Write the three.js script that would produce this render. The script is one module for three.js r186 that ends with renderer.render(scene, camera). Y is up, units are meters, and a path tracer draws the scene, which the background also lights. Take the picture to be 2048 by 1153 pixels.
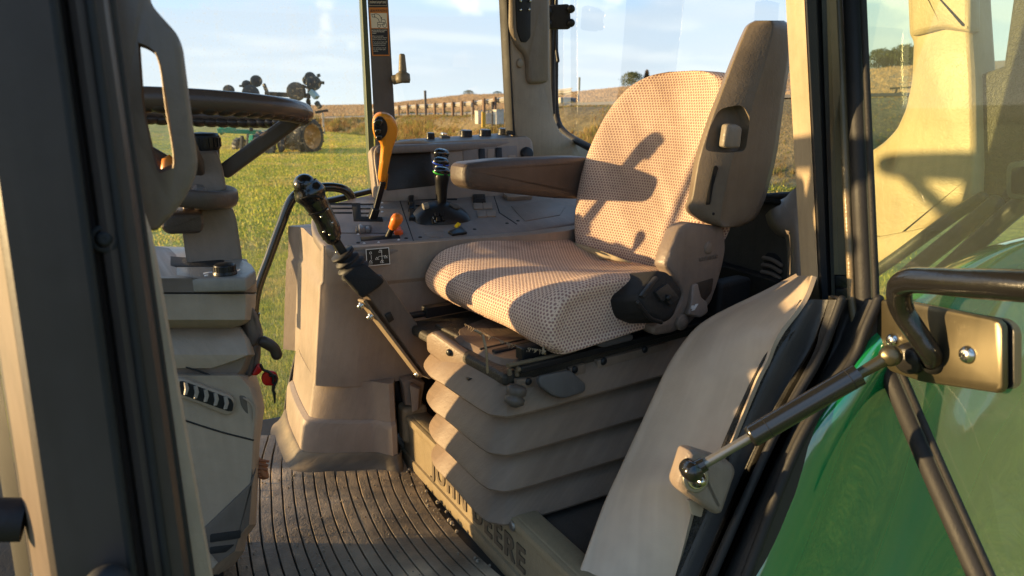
import * as THREE from 'three';
import { RoundedBoxGeometry } from 'three/addons/geometries/RoundedBoxGeometry.js';
import { TextGeometry } from 'three/addons/geometries/TextGeometry.js';
import { FontLoader } from 'three/addons/loaders/FontLoader.js';
import { Brush, Evaluator, SUBTRACTION } from 'three-bvh-csg';
import { mergeGeometries, mergeVertices, toCreasedNormals } from 'three/addons/utils/BufferGeometryUtils.js';

// ---------------------------------------------------------------- camera, sky, sun, exposure
const scene = new THREE.Scene();
const YAW = 24.8 * Math.PI / 180, PITCH = 14.3 * Math.PI / 180, EYE = new THREE.Vector3(0, 0.8, 0), FOC = 1420;
const camera = new THREE.PerspectiveCamera(2 * Math.atan(576.5 / FOC) * 180 / Math.PI, 2048 / 1153, 0.05, 6000);
camera.position.copy(EYE); camera.rotation.order = 'YXZ'; camera.rotation.set(-PITCH, -YAW, 0);
camera.focus = 1.45; camera.userData.fStop = 9;
scene.add(camera); camera.updateMatrixWorld(true);
const renderer = new THREE.WebGLRenderer({ antialias: true });
renderer.toneMapping = THREE.LinearToneMapping; renderer.toneMappingExposure = 2.85;
renderer.shadowMap.enabled = true;
const SUN_ELEV = 4 * Math.PI / 180, SUN_AZ = 64 * Math.PI / 180;      // azimuth: from -z towards -x
const toSun = new THREE.Vector3(-Math.sin(SUN_AZ) * Math.cos(SUN_ELEV), Math.sin(SUN_ELEV), -Math.cos(SUN_AZ) * Math.cos(SUN_ELEV));
const sun = new THREE.DirectionalLight(new THREE.Color().setRGB(1, 0.70, 0.33), 4.1);
sun.position.copy(toSun).multiplyScalar(60); sun.castShadow = true; sun.shadow.radius = 1.8;
Object.assign(sun.shadow.camera, { left: -12, right: 12, top: 12, bottom: -12, near: 1, far: 140 }); sun.shadow.mapSize.set(4096, 4096);
scene.add(sun); scene.add(sun.target);

// seeded randomness and value noise
function rng(s) { return () => { s = (s + 0x6d2b79f5) | 0; let t = Math.imul(s ^ (s >>> 15), 1 | s); t = (t + Math.imul(t ^ (t >>> 7), 61 | t)) ^ t; return ((t ^ (t >>> 14)) >>> 0) / 4294967296; }; }
const R0 = rng(7);
const hash2 = (x, y) => { let h = Math.imul(x | 0, 374761393) + Math.imul(y | 0, 668265263) | 0; h = Math.imul(h ^ (h >>> 13), 1274126177); return ((h ^ (h >>> 16)) >>> 0) / 4294967296; };
function noise2(x, y, per = 0) {
  const ix = Math.floor(x), iy = Math.floor(y); let fx = x - ix, fy = y - iy; fx = fx * fx * (3 - 2 * fx); fy = fy * fy * (3 - 2 * fy);
  const w = (i) => per ? ((i % per) + per) % per : i;
  const a = hash2(w(ix), w(iy)), b = hash2(w(ix + 1), w(iy)), c = hash2(w(ix), w(iy + 1)), d = hash2(w(ix + 1), w(iy + 1));
  return a + (b - a) * fx + (c - a) * fy + (a - b - c + d) * fx * fy;
}
const fbm = (x, y, o = 4, per = 0) => { let s = 0, a = 0.5, n = 0; for (let i = 0; i < o; i++) { s += a * noise2(x, y, per); n += a; a *= 0.5; x *= 2; y *= 2; per *= 2; } return s / n; };
const sm = (a, b, x) => { const t = Math.min(1, Math.max(0, (x - a) / (b - a))); return t * t * (3 - 2 * t); };
const lerp = (a, b, t) => a + (b - a) * t;

// the sky: pale evening blue, thin low cloud, warmer towards the sun
{
  const W = 2048, H = 1024, d = new Float32Array(W * H * 4);
  for (let r = 0; r < H; r++) {
    const el = ((r + 0.5) / H - 0.5) * Math.PI, y = Math.sin(el), ce = Math.cos(el);
    for (let c = 0; c < W; c++) {
      const az = ((c + 0.5) / W - 0.5) * 2 * Math.PI, x = Math.cos(az) * ce, z = Math.sin(az) * ce;
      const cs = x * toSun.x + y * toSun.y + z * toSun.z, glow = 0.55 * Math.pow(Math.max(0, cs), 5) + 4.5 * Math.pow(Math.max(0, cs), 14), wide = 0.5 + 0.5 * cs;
      const h = Math.max(0, y), t = Math.pow(Math.min(1, h / 0.75), 0.6);
      let R = lerp(0.46, 0.09, t), G = lerp(0.54, 0.27, t), B = lerp(0.62, 0.58, t);
      const hz = Math.exp(-h / 0.07); R = lerp(R, 0.53, hz * 0.75); G = lerp(G, 0.525, hz * 0.75); B = lerp(B, 0.53, hz * 0.75);
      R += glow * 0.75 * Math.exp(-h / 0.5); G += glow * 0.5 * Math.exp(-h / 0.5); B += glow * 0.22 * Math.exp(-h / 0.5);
      R *= 0.9 + 0.2 * wide; G *= 0.92 + 0.16 * wide; B *= 0.95 + 0.1 * wide;
      if (y > 0) {
        const k = 1 / (y + 0.11), px = x * k, pz = z * k;
        // streaky thin cloud
        let f = fbm(px * 1.1 + 7.3, pz * 2.3 + 1.7, 6), m = sm(0.47, 0.74, f) * 0.38 * sm(0.0, 0.08, y);
        const lit = 0.62 + 0.30 * wide;
        R = lerp(R, lit * 0.98, m); G = lerp(G, lit * 0.95, m); B = lerp(B, lit * 0.95, m);
        // low grey bank above the horizon
        const edge = 0.115 + 0.05 * (fbm(az * 5 + 3, 2.2, 4) - 0.5) * 2 + 0.012 * fbm(az * 30, 8.1, 3), bank = (1 - sm(edge - 0.012, edge + 0.012, y)) * sm(0.0, 0.05, y) * (0.35 + 0.5 * fbm(az * 7, y * 40, 4));
        R = lerp(R, 0.46, bank * 0.75); G = lerp(G, 0.46, bank * 0.75); B = lerp(B, 0.50, bank * 0.75);
        // small puffs
        const p = fbm(az * 16 + 11.1, y * 30 + 4.2, 5), pm = sm(0.60, 0.70, p) * sm(0.05, 0.1, y) * (1 - sm(0.33, 0.45, y)) * 0.35;
        R = lerp(R, 0.86, pm); G = lerp(G, 0.78, pm); B = lerp(B, 0.70, pm);
      } else { const g = sm(0, 0.25, -y); R = lerp(R, 0.10, g); G = lerp(G, 0.10, g); B = lerp(B, 0.05, g); }
      const o = (r * W + c) * 4, q = 0.67; d[o] = R * q * 0.93; d[o + 1] = G * q; d[o + 2] = B * q; d[o + 3] = 1;
    }
  }
  const t = new THREE.DataTexture(d, W, H, THREE.RGBAFormat, THREE.FloatType); t.mapping = THREE.EquirectangularReflectionMapping; t.magFilter = THREE.LinearFilter; t.needsUpdate = true;
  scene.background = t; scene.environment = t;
}

// ---------------------------------------------------------------- helpers
const V = (x, y, z) => new THREE.Vector3(x, y, z);
const FW = V(0, 0, -1).applyQuaternion(camera.quaternion), RT = V(1, 0, 0).applyQuaternion(camera.quaternion), UP = V(0, 1, 0).applyQuaternion(camera.quaternion);
// where the line of sight through a photograph pixel meets a real plane of the place (x, y or z constant, or any plane)
const ray = (u, v) => FW.clone().addScaledVector(RT, (u - 1024) / FOC).addScaledVector(UP, (576.5 - v) / FOC);
const uX = (u, v, x) => { const d = ray(u, v); return EYE.clone().addScaledVector(d, (x - EYE.x) / d.x); };
const uY = (u, v, y) => { const d = ray(u, v); return EYE.clone().addScaledVector(d, (y - EYE.y) / d.y); };
const uZ = (u, v, z) => { const d = ray(u, v); return EYE.clone().addScaledVector(d, (z - EYE.z) / d.z); };
const uP = (u, v, p, n) => { const d = ray(u, v); return EYE.clone().addScaledVector(d, p.clone().sub(EYE).dot(n) / d.dot(n)); };
const used = {};
function numbered(n) { used[n] = (used[n] ?? -1) + 1; return used[n] ? n + '_' + String(used[n]).padStart(3, '0') : n; }
function tag(o, label, category, group, kind) { if (label) o.userData.label = label; if (category) o.userData.category = category; if (group) o.userData.group = group; if (kind) o.userData.kind = kind; return o; }
function thing(name, label, category, p = [0, 0, 0], group) { const o = new THREE.Group(); o.name = numbered(name); o.position.set(...p); scene.add(o); o.updateMatrixWorld(true); return tag(o, label, category, group); }
// uv in metres by the face's main direction
// several alike pieces, each a mesh of its own
function each(parent, name, geos, mat, local) { return geos.map((g) => part(parent, name, g, mat, null, local)); }
function boxUV(g) {
  if (!g.attributes.normal) g.computeVertexNormals();
  if (g.index) { const k = g.userData; g = g.toNonIndexed(); g.userData = k; }
  const p = g.attributes.position, uv = new Float32Array(p.count * 2), a = V(), b = V(), c = V();
  for (let i = 0; i < p.count; i += 3) {
    a.fromBufferAttribute(p, i); b.fromBufferAttribute(p, i + 1).sub(a); c.fromBufferAttribute(p, i + 2).sub(a); b.cross(c);
    const x = Math.abs(b.x), y = Math.abs(b.y), z = Math.abs(b.z), [s, t] = x > y && x > z ? ['z', 'y'] : y > z ? ['x', 'z'] : ['x', 'y'];
    for (let j = 0; j < 3; j++) { a.fromBufferAttribute(p, i + j); uv[(i + j) * 2] = a[s]; uv[(i + j) * 2 + 1] = a[t]; }
  }
  g.setAttribute('uv', new THREE.BufferAttribute(uv, 2)); return g;
}
function clean(g) { for (const k of Object.keys(g.attributes)) if (!['position', 'normal', 'uv'].includes(k) && !(k === 'color' && g.userData.keepColor)) g.deleteAttribute(k); return g; }
// one named mesh; geometry in world metres is moved into the parent's frame
function part(parent, name, geos, mat, label, local) {
  const list = (Array.isArray(geos) ? geos : [geos]).filter(Boolean).map((g) => g.userData.keepUV ? (g.index ? g.toNonIndexed() : g) : boxUV(g)).map(clean);
  const g = list.length > 1 ? mergeGeometries(list) : list[0];
  const m = new THREE.Mesh(g, mat); m.name = parent === scene ? numbered(name) : name; m.castShadow = m.receiveShadow = true; parent.add(m);
  if (!local && parent !== scene) { parent.updateWorldMatrix(true, false); g.applyMatrix4(parent.matrixWorld.clone().invert()); }
  if (label) m.userData.label = label;
  return m;
}
const basis = (o, x, y, z) => new THREE.Matrix4().makeBasis(x, y, z).setPosition(o);
const at = (g, x, y, z, rx = 0, ry = 0, rz = 0) => g.applyMatrix4(new THREE.Matrix4().compose(V(x, y, z), new THREE.Quaternion().setFromEuler(new THREE.Euler(rx, ry, rz)), V(1, 1, 1)));
const rbox = (w, h, d, r = 0.004, s = 2) => new RoundedBoxGeometry(w, h, d, s, Math.min(r, w / 2.01, h / 2.01, d / 2.01));
const box = (x, y, z, w, h, d, r = 0.004, ry = 0) => at(rbox(w, h, d, r), x, y, z, 0, ry);
// a box whose axes follow a direction: from a to b, width w across, height h along 'up'
function bar(a, b, w, h, up = V(0, 1, 0), r = 0.003) {
  const x = b.clone().sub(a), L = x.length(); x.normalize(); const z = x.clone().cross(up).normalize(), y = z.clone().cross(x);
  return rbox(L, h, w, r).applyMatrix4(basis(a.clone().add(b).multiplyScalar(0.5), x, y, z));
}
function cyl(a, b, r1, r2 = r1, seg = 20, open = false) {
  const y = b.clone().sub(a), L = y.length(); y.normalize(); const t = Math.abs(y.y) > 0.9 ? V(1, 0, 0) : V(0, 1, 0), x = t.cross(y).normalize(), z = x.clone().cross(y);
  return new THREE.CylinderGeometry(r2, r1, L, seg, 1, open).applyMatrix4(basis(a.clone().add(b).multiplyScalar(0.5), x, y, z));
}
// lathe along a->dir, profile [[r, h], ...]
function turned(o, dir, prof, seg = 28) {
  const y = dir.clone().normalize(), t = Math.abs(y.y) > 0.9 ? V(1, 0, 0) : V(0, 1, 0), x = t.cross(y).normalize(), z = x.clone().cross(y);
  return new THREE.LatheGeometry(prof.map(([r, h]) => new THREE.Vector2(r, h)), seg).applyMatrix4(basis(o, x, y, z));
}
function ball(c, r, sx = 1, sy = 1, sz = 1) { return at(new THREE.SphereGeometry(r, 20, 14).scale(sx, sy, sz), c.x, c.y, c.z); }
// tube through points; radius may vary (array)
function tube(pts, r, { seg = 60, rad = 14, closed = false, cap = true, tension = 0.5, squash } = {}) {
  const curve = new THREE.CatmullRomCurve3(pts, closed, 'centripetal', tension), fr = curve.computeFrenetFrames(seg, closed), pos = [], idx = [], uv = [];
  const rr = (t) => Array.isArray(r) ? (() => { const k = t * (r.length - 1), i = Math.min(r.length - 2, Math.floor(k)); return lerp(r[i], r[i + 1], sm(0, 1, k - i)); })() : r, L = curve.getLength();
  for (let i = 0; i <= seg; i++) {
    const p = curve.getPointAt(i / seg), q = rr(i / seg);
    for (let j = 0; j <= rad; j++) { const a = j / rad * 2 * Math.PI, c = Math.cos(a) * q, s = Math.sin(a) * q * (squash ?? 1); pos.push(p.x + fr.normals[i].x * c + fr.binormals[i].x * s, p.y + fr.normals[i].y * c + fr.binormals[i].y * s, p.z + fr.normals[i].z * c + fr.binormals[i].z * s); uv.push(i / seg * L, a * q); }
  }
  for (let i = 0; i < seg; i++) for (let j = 0; j < rad; j++) { const a = i * (rad + 1) + j, b = a + rad + 1; idx.push(a, a + 1, b, b, a + 1, b + 1); }
  let g = new THREE.BufferGeometry(); g.setAttribute('position', new THREE.Float32BufferAttribute(pos, 3)); g.setAttribute('uv', new THREE.Float32BufferAttribute(uv, 2)); g.setIndex(idx); g.computeVertexNormals();
  const n = g.attributes.normal, a = V(), b = V(); for (let i = 0; i <= seg; i++) { const s = i * (rad + 1), e = s + rad; a.fromBufferAttribute(n, s); b.fromBufferAttribute(n, e); a.add(b).normalize(); n.setXYZ(s, a.x, a.y, a.z); n.setXYZ(e, a.x, a.y, a.z); }
  if (!closed && cap) { const f = (p, q) => clean(at(new THREE.SphereGeometry(q, rad, 8), p.x, p.y, p.z)); g = mergeGeometries([g.toNonIndexed(), f(pts[0], rr(0)).toNonIndexed(), f(pts[pts.length - 1], rr(1)).toNonIndexed()]); }
  return g;
}
// rounded polygon
function soft(pts, r, n = 4) {
  const out = [], N = pts.length;
  for (let i = 0; i < N; i++) {
    const p = pts[i], a = pts[(i + N - 1) % N], b = pts[(i + 1) % N], rad = Array.isArray(r) ? r[i] : r, da = Math.hypot(a[0] - p[0], a[1] - p[1]), db = Math.hypot(b[0] - p[0], b[1] - p[1]), k = Math.min(rad, da * 0.48, db * 0.48);
    if (k < 1e-5) { out.push(p); continue; }
    const s = [p[0] + (a[0] - p[0]) * k / da, p[1] + (a[1] - p[1]) * k / da], e = [p[0] + (b[0] - p[0]) * k / db, p[1] + (b[1] - p[1]) * k / db];
    for (let j = 0; j <= n; j++) { const t = j / n, u = 1 - t; out.push([u * u * s[0] + 2 * u * t * p[0] + t * t * e[0], u * u * s[1] + 2 * u * t * p[1] + t * t * e[1]]); }
  }
  return out;
}
const shape = (pts, holes = []) => { const s = new THREE.Shape(pts.map(([x, y]) => new THREE.Vector2(x, y))); for (const h of holes) s.holes.push(new THREE.Path(h.map(([x, y]) => new THREE.Vector2(x, y)))); return s; };
function extr(s, depth, bevel = 0.003, bs = 2, curveSegments = 8) {
  const b = Math.min(bevel, depth * 0.49), g = new THREE.ExtrudeGeometry(s, { depth: depth - 2 * b, bevelEnabled: b > 0, bevelThickness: b, bevelSize: b, bevelOffset: -b, bevelSegments: bs, curveSegments });
  return toCreasedNormals(g.translate(0, 0, b), 0.6);
}
// a plate: outline traced as points lying on one real plane (front face there), thick away from the viewer along -n
function plate(pts, n, depth, { bevel = 0.003, round = 0, holes = [], bs = 2 } = {}) {
  n = n.clone().normalize(); const t = Math.abs(n.y) > 0.95 ? V(1, 0, 0) : V(0, 1, 0), ux = t.cross(n).normalize(), uy = n.clone().cross(ux), o = pts[0];
  const f = (q) => q.map((p) => { const d = p.clone().sub(o); return [d.dot(ux), d.dot(uy)]; });
  const g = extr(shape(soft(f(pts), round), holes.map((h) => soft(f(h), round))), depth, bevel, bs);
  return g.translate(0, 0, -depth).applyMatrix4(basis(o, ux, uy, n));
}
// smooth surface through rows of points; optionally closed around, with end caps
function loft(rows, { nu = 4, nv = 4, closed = false, caps = false, flip = false, crease = 0, thick = 0 } = {}) {
  const cr = (p0, p1, p2, p3, t) => { const f = (a, b, c, d) => 0.5 * (2 * b + (c - a) * t + (2 * a - 5 * b + 4 * c - d) * t * t + (3 * b - a - 3 * c + d) * t * t * t); return V(f(p0.x, p1.x, p2.x, p3.x), f(p0.y, p1.y, p2.y, p3.y), f(p0.z, p1.z, p2.z, p3.z)); };
  const fine = (row, n, cl) => { const N = row.length, out = [], g = (i) => cl ? row[(i + N) % N] : row[Math.max(0, Math.min(N - 1, i))]; for (let i = 0; i < (cl ? N : N - 1); i++) for (let k = 0; k < n; k++) out.push(cr(g(i - 1), g(i), g(i + 1), g(i + 2), k / n)); out.push(g(cl ? 0 : N - 1).clone()); return out; };
  const A = rows.map((r) => fine(r, nu, closed)), M = A[0].length, cols = []; for (let j = 0; j < M; j++) cols.push(fine(A.map((r) => r[j]), nv, false));
  const H = cols[0].length, pos = [], uv = [], idx = []; const vl = [0]; for (let i = 1; i < H; i++) vl.push(vl[i - 1] + cols[M >> 1][i].distanceTo(cols[M >> 1][i - 1]));
  for (let i = 0; i < H; i++) { let L = 0; for (let j = 0; j < M; j++) { if (j) L += cols[j][i].distanceTo(cols[j - 1][i]); pos.push(cols[j][i].x, cols[j][i].y, cols[j][i].z); uv.push(L, vl[i]); } }
  for (let i = 0; i < H - 1; i++) for (let j = 0; j < M - 1; j++) { const a = i * M + j, b = a + M; flip ? idx.push(a, b, a + 1, b, b + 1, a + 1) : idx.push(a, a + 1, b, b, a + 1, b + 1); }
  if (caps) for (const i of [0, H - 1]) { const c = V(); for (let j = 0; j < M - 1; j++) c.add(cols[j][i]); c.multiplyScalar(1 / (M - 1)); const k = pos.length / 3; pos.push(c.x, c.y, c.z); uv.push(0, 0); for (let j = 0; j < M - 1; j++) { const a = i * M + j; (i === 0) !== flip ? idx.push(k, a + 1, a) : idx.push(k, a, a + 1); } }
  let g = new THREE.BufferGeometry(); g.setAttribute('position', new THREE.Float32BufferAttribute(pos, 3)); g.setAttribute('uv', new THREE.Float32BufferAttribute(uv, 2)); g.setIndex(idx);
  g.computeVertexNormals(); const n = g.attributes.normal, a = V(), b = V();
  if (closed) for (let i = 0; i < H; i++) { const s = i * M, e = s + M - 1; a.fromBufferAttribute(n, s); b.fromBufferAttribute(n, e); a.add(b).normalize(); n.setXYZ(s, a.x, a.y, a.z); n.setXYZ(e, a.x, a.y, a.z); }
  if (thick) {   // give the sheet a back face
    const back = g.clone(), p = back.attributes.position, q = back.attributes.normal; for (let i = 0; i < p.count; i++) { p.setXYZ(i, p.getX(i) - q.getX(i) * thick, p.getY(i) - q.getY(i) * thick, p.getZ(i) - q.getZ(i) * thick); q.setXYZ(i, -q.getX(i), -q.getY(i), -q.getZ(i)); }
    const ix = [...back.index.array]; for (let i = 0; i < ix.length; i += 3) [ix[i], ix[i + 1]] = [ix[i + 1], ix[i]]; back.setIndex(ix);
    const rim = [], ring = []; for (let j = 0; j < M; j++) ring.push(j); for (let i = 1; i < H; i++) ring.push(i * M + M - 1); for (let j = M - 2; j >= 0; j--) ring.push((H - 1) * M + j); for (let i = H - 2; i > 0; i--) ring.push(i * M);
    const P = g.attributes.position; for (let k = 0; k < ring.length; k++) { const s = ring[k], e = ring[(k + 1) % ring.length], f = (i, b) => (b ? p : P).getX(i), T = (i, b) => { const w = b ? p : P; return [w.getX(i), w.getY(i), w.getZ(i)]; }; rim.push(...T(s), ...T(s, 1), ...T(e), ...T(e), ...T(s, 1), ...T(e, 1)); }
    const rg = new THREE.BufferGeometry(); rg.setAttribute('position', new THREE.Float32BufferAttribute(rim, 3)); rg.setAttribute('uv', new THREE.Float32BufferAttribute(new Float32Array(rim.length / 3 * 2), 2)); rg.computeVertexNormals();
    g = mergeGeometries([g.toNonIndexed(), back.toNonIndexed(), rg]);
  }
  g.userData.keepUV = true; return crease ? Object.assign(toCreasedNormals(g, crease), { userData: { keepUV: true } }) : g;
}
// ---------------------------------------------------------------- materials
function canvasTex(w, h, draw, srgb = true) { const c = document.createElement('canvas'); c.width = w; c.height = h; const x = c.getContext('2d'); draw(x, w, h); const t = new THREE.CanvasTexture(c); if (srgb) t.colorSpace = THREE.SRGBColorSpace; t.wrapS = t.wrapT = THREE.RepeatWrapping; return t; }
function dataTex(n, f, srgb = false) {   // f(x, y in 0..1) -> [r, g, b] 0..1
  const d = new Uint8Array(n * n * 4); for (let y = 0; y < n; y++) for (let x = 0; x < n; x++) { const v = f(x / n, y / n, x, y), o = (y * n + x) * 4; for (let k = 0; k < 3; k++) d[o + k] = Math.max(0, Math.min(255, v[k] * 255)); d[o + 3] = 255; }
  const t = new THREE.DataTexture(d, n, n); t.wrapS = t.wrapT = THREE.RepeatWrapping; t.magFilter = THREE.LinearFilter; t.minFilter = THREE.LinearMipmapLinearFilter; t.generateMipmaps = true; if (srgb) t.colorSpace = THREE.SRGBColorSpace; t.needsUpdate = true; return t;
}
const rep = (t, k, l = k) => { const c = t.clone(); c.repeat.set(k, l); c.needsUpdate = true; return c; };
const G = (v) => [v, v, v];
const grain = dataTex(256, (x, y) => G(0.55 * fbm(x * 64, y * 64, 2, 64) + 0.45 * fbm(x * 24 + 3, y * 24, 2, 24)));
const blotch = dataTex(512, (x, y) => { const a = fbm(x * 6, y * 6, 6, 6), b = fbm(x * 40, y * 40, 3, 40), s = fbm(x * 90, y * 6 + 2, 3, 6); return G(Math.min(1, 0.80 + 0.40 * (a - 0.5) + 0.12 * (b - 0.5) + 0.16 * (s - 0.5) + 0.10)); });
const rough = dataTex(256, (x, y) => G(0.86 + 0.3 * (fbm(x * 8, y * 8, 5, 8) - 0.5)));
const grainP = rep(grain, 9), blotchP = rep(blotch, 1.6), roughP = rep(rough, 2.3);
const C = (r, g, b) => new THREE.Color().setRGB(r, g, b);
function plastic(r, g, b, ro = 0.62, bump = 0.0005, extra = {}) { return new THREE.MeshPhysicalMaterial({ color: C(r, g, b), roughness: ro, roughnessMap: roughP, map: blotchP, bumpMap: grainP, bumpScale: bump, specularIntensity: 0.5, ...extra }); }
const M = {
  tan: plastic(0.41, 0.32, 0.235, 0.6),
  tanDark: plastic(0.24, 0.183, 0.14, 0.62),
  console: plastic(0.31, 0.24, 0.185, 0.58),
  consoleTop: plastic(0.225, 0.185, 0.16, 0.6),
  brown: plastic(0.052, 0.036, 0.028, 0.42, 0.0002),
  bellows: plastic(0.215, 0.152, 0.106, 0.55),
  dash: plastic(0.345, 0.272, 0.207, 0.6),
  black: plastic(0.018, 0.017, 0.017, 0.42, 0.0002),
  blackMatt: plastic(0.02, 0.019, 0.019, 0.8, 0.0006),
  blackGloss: new THREE.MeshPhysicalMaterial({ color: C(0.010, 0.010, 0.010), roughness: 0.22, roughnessMap: roughP, clearcoat: 0.3 }),
  rubber: plastic(0.022, 0.021, 0.022, 0.7, 0.0003),
  pillar: plastic(0.056, 0.044, 0.040, 0.5, 0.00012),
  grey: plastic(0.09, 0.082, 0.076, 0.6),
  silver: new THREE.MeshStandardMaterial({ color: C(0.62, 0.6, 0.56), metalness: 1, roughness: 0.28, roughnessMap: roughP }),
  steel: new THREE.MeshStandardMaterial({ color: C(0.25, 0.23, 0.2), metalness: 0.8, roughness: 0.5, roughnessMap: roughP }),
  bronze: new THREE.MeshStandardMaterial({ color: C(0.125, 0.105, 0.065), metalness: 0.75, roughness: 0.42, roughnessMap: roughP, map: blotchP }),
  orange: plastic(0.72, 0.27, 0.025, 0.4, 0.0001),
  orange2: plastic(0.80, 0.20, 0.02, 0.4, 0.0001),
  redOrange: plastic(0.8, 0.13, 0.03, 0.45, 0),
  yellow: plastic(0.85, 0.56, 0.02, 0.5, 0),
  red: plastic(0.55, 0.012, 0.012, 0.35, 0),
  white: plastic(0.75, 0.74, 0.72, 0.6, 0),
  vinyl: plastic(0.5, 0.345, 0.255, 0.55, 0.0004),
  green: new THREE.MeshPhysicalMaterial({ color: C(0.006, 0.165, 0.05), roughness: 0.12, ior: 1.95, clearcoat: 1, clearcoatRoughness: 0.03 }),
  greenPale: plastic(0.10, 0.36, 0.06, 0.4, 0),
  glass: new THREE.MeshPhysicalMaterial({ color: C(0.97, 0.98, 0.96), roughness: 0, transmission: 1, thickness: 0, ior: 1.5 }),
  tinted: new THREE.MeshPhysicalMaterial({ color: C(0.84, 0.94, 0.66), roughness: 0, transmission: 1, thickness: 0, ior: 1.5 }),
};
// ---------------------------------------------------------------- the cab: floor, pillars, panes
const font = await new FontLoader().loadAsync('fonts/droid/droid_sans_bold.typeface.json');
function textGeo(s, size, depth, bevel = 0) { const g = new TextGeometry(s, { font, size, depth, curveSegments: 4, bevelEnabled: bevel > 0, bevelThickness: bevel, bevelSize: bevel * 0.6, bevelSegments: 1 }); g.computeBoundingBox(); return g; }
// a printed sheet: four corners (upper left, upper right, lower right, lower left), 1 mm thick
function sheet(a, b, c, d, mat, parent, name, label) {
  const g = new THREE.BufferGeometry(), n = b.clone().sub(a).cross(d.clone().sub(a)).normalize().multiplyScalar(-0.001), P = [a, b, c, d], Q = P.map((p) => p.clone().add(n)).map((p) => p); // Q lies in front
  const pos = [], uv = [], put = (p, u, v) => { pos.push(p.x, p.y, p.z); uv.push(u, v); }, U = [[0, 1], [1, 1], [1, 0], [0, 0]];
  for (const i of [0, 3, 1, 1, 3, 2]) put(Q[i], ...U[i]);
  for (let k = 0; k < 4; k++) { const l = (k + 1) % 4; for (const [p, u] of [[P[k], U[k]], [Q[k], U[k]], [P[l], U[l]], [P[l], U[l]], [Q[k], U[k]], [Q[l], U[l]]]) put(p, ...u); }
  g.setAttribute('position', new THREE.Float32BufferAttribute(pos, 3)); g.setAttribute('uv', new THREE.Float32BufferAttribute(uv, 2)); g.computeVertexNormals(); g.userData.keepUV = true;
  return part(parent, name, g, mat, label);
}
const pane = (pts) => { const f = pts; const g = new THREE.BufferGeometry().setFromPoints(f.flatMap((p, i) => i > 0 && i < f.length - 1 ? [f[0], f[i], f[i + 1]] : [])); g.computeVertexNormals(); return g; };
// straight sweep of a cross-section given as [u at v0, u at v1, depth plane z], closed
function mullion(list, v0, v1, ext0 = 0.08, ext1 = 0.08) {
  const A = list.map(([a, , z]) => uZ(a, v0, z)), B = list.map(([, b, z]) => uZ(b, v1, z)), N = list.length, pos = [];
  for (let i = 0; i < N; i++) { const d = B[i].clone().sub(A[i]); A[i] = A[i].clone().addScaledVector(d, -ext0); B[i] = B[i].clone().addScaledVector(d, ext1); }
  const cw = (() => { let s = 0; for (let i = 0; i < N; i++) { const p = A[i], q = A[(i + 1) % N]; s += p.x * q.z - q.x * p.z; } return s > 0; })();
  for (let i = 0; i < N; i++) { const j = (i + 1) % N, q = cw ? [A[i], B[j], B[i], A[i], A[j], B[j]] : [A[i], B[i], B[j], A[i], B[j], A[j]]; q.forEach((p) => pos.push(p.x, p.y, p.z)); }
  const tri = THREE.ShapeUtils.triangulateShape(A.map((p) => new THREE.Vector2(p.x, p.z)), []);
  for (const S of [A, B]) for (const t of tri) t.forEach((k) => pos.push(S[k].x, S[k].y, S[k].z));
  const g = new THREE.BufferGeometry(); g.setAttribute('position', new THREE.Float32BufferAttribute(pos, 3)); g.computeVertexNormals(); return toCreasedNormals(g, 0.5);
}
const cab = thing('tractor_cab', 'tan and black tractor cab shell with dark front pillar, window posts and open doorway', 'tractor cab', [0.4, -0.03, -1.25]);
const Zp = V(0, 0, 1), Xn = V(-1, 0, 0);
// floor plate under the mat, and the outer floor edge
part(cab, 'floor_plate', [box(0.1, -0.034, -1.22, 1.5, 0.05, 1.3), box(0.1, -0.12, -1.9, 1.5, 0.13, 0.05)], M.rubber);
// seat platform riser with its lettering
const rA = V(0.403, 0, -1.48), rB = V(0.478, 0, -0.66), rN = V(-1, 0, 0.0915).normalize(), rD = rB.clone().sub(rA).normalize();
const riserMat = plastic(0.25, 0.195, 0.12, 0.42, 0.0006);
const riser = part(cab, 'seat_platform', [
  plate([rA, rB, rB.clone().setY(0.128), rA.clone().setY(0.128)], rN, 0.05, { bevel: 0.01, bs: 4 }),
  plate([rA.clone().addScaledVector(rN, 0.006), rB.clone().addScaledVector(rN, 0.006), rB.clone().addScaledVector(rN, 0.006).setY(0.03), rA.clone().addScaledVector(rN, 0.006).setY(0.03)], rN, 0.02, { bevel: 0.005 }),
  plate([rA.clone().addScaledVector(rN, 0.005).setY(0.108), rB.clone().addScaledVector(rN, 0.005).setY(0.108), rB.clone().addScaledVector(rN, 0.005).setY(0.127), rA.clone().addScaledVector(rN, 0.005).setY(0.127)], rN, 0.02, { bevel: 0.005 })], riserMat);
part(cab, 'platform_floor', box(0.78, 0.05, -1.1, 0.62, 0.1, 0.85), plastic(0.075, 0.058, 0.045, 0.85, 0.001));
part(cab, 'platform_end_block', [box(0.425, 0.10, -1.465, 0.06, 0.09, 0.05, 0.012)], riserMat);
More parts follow.
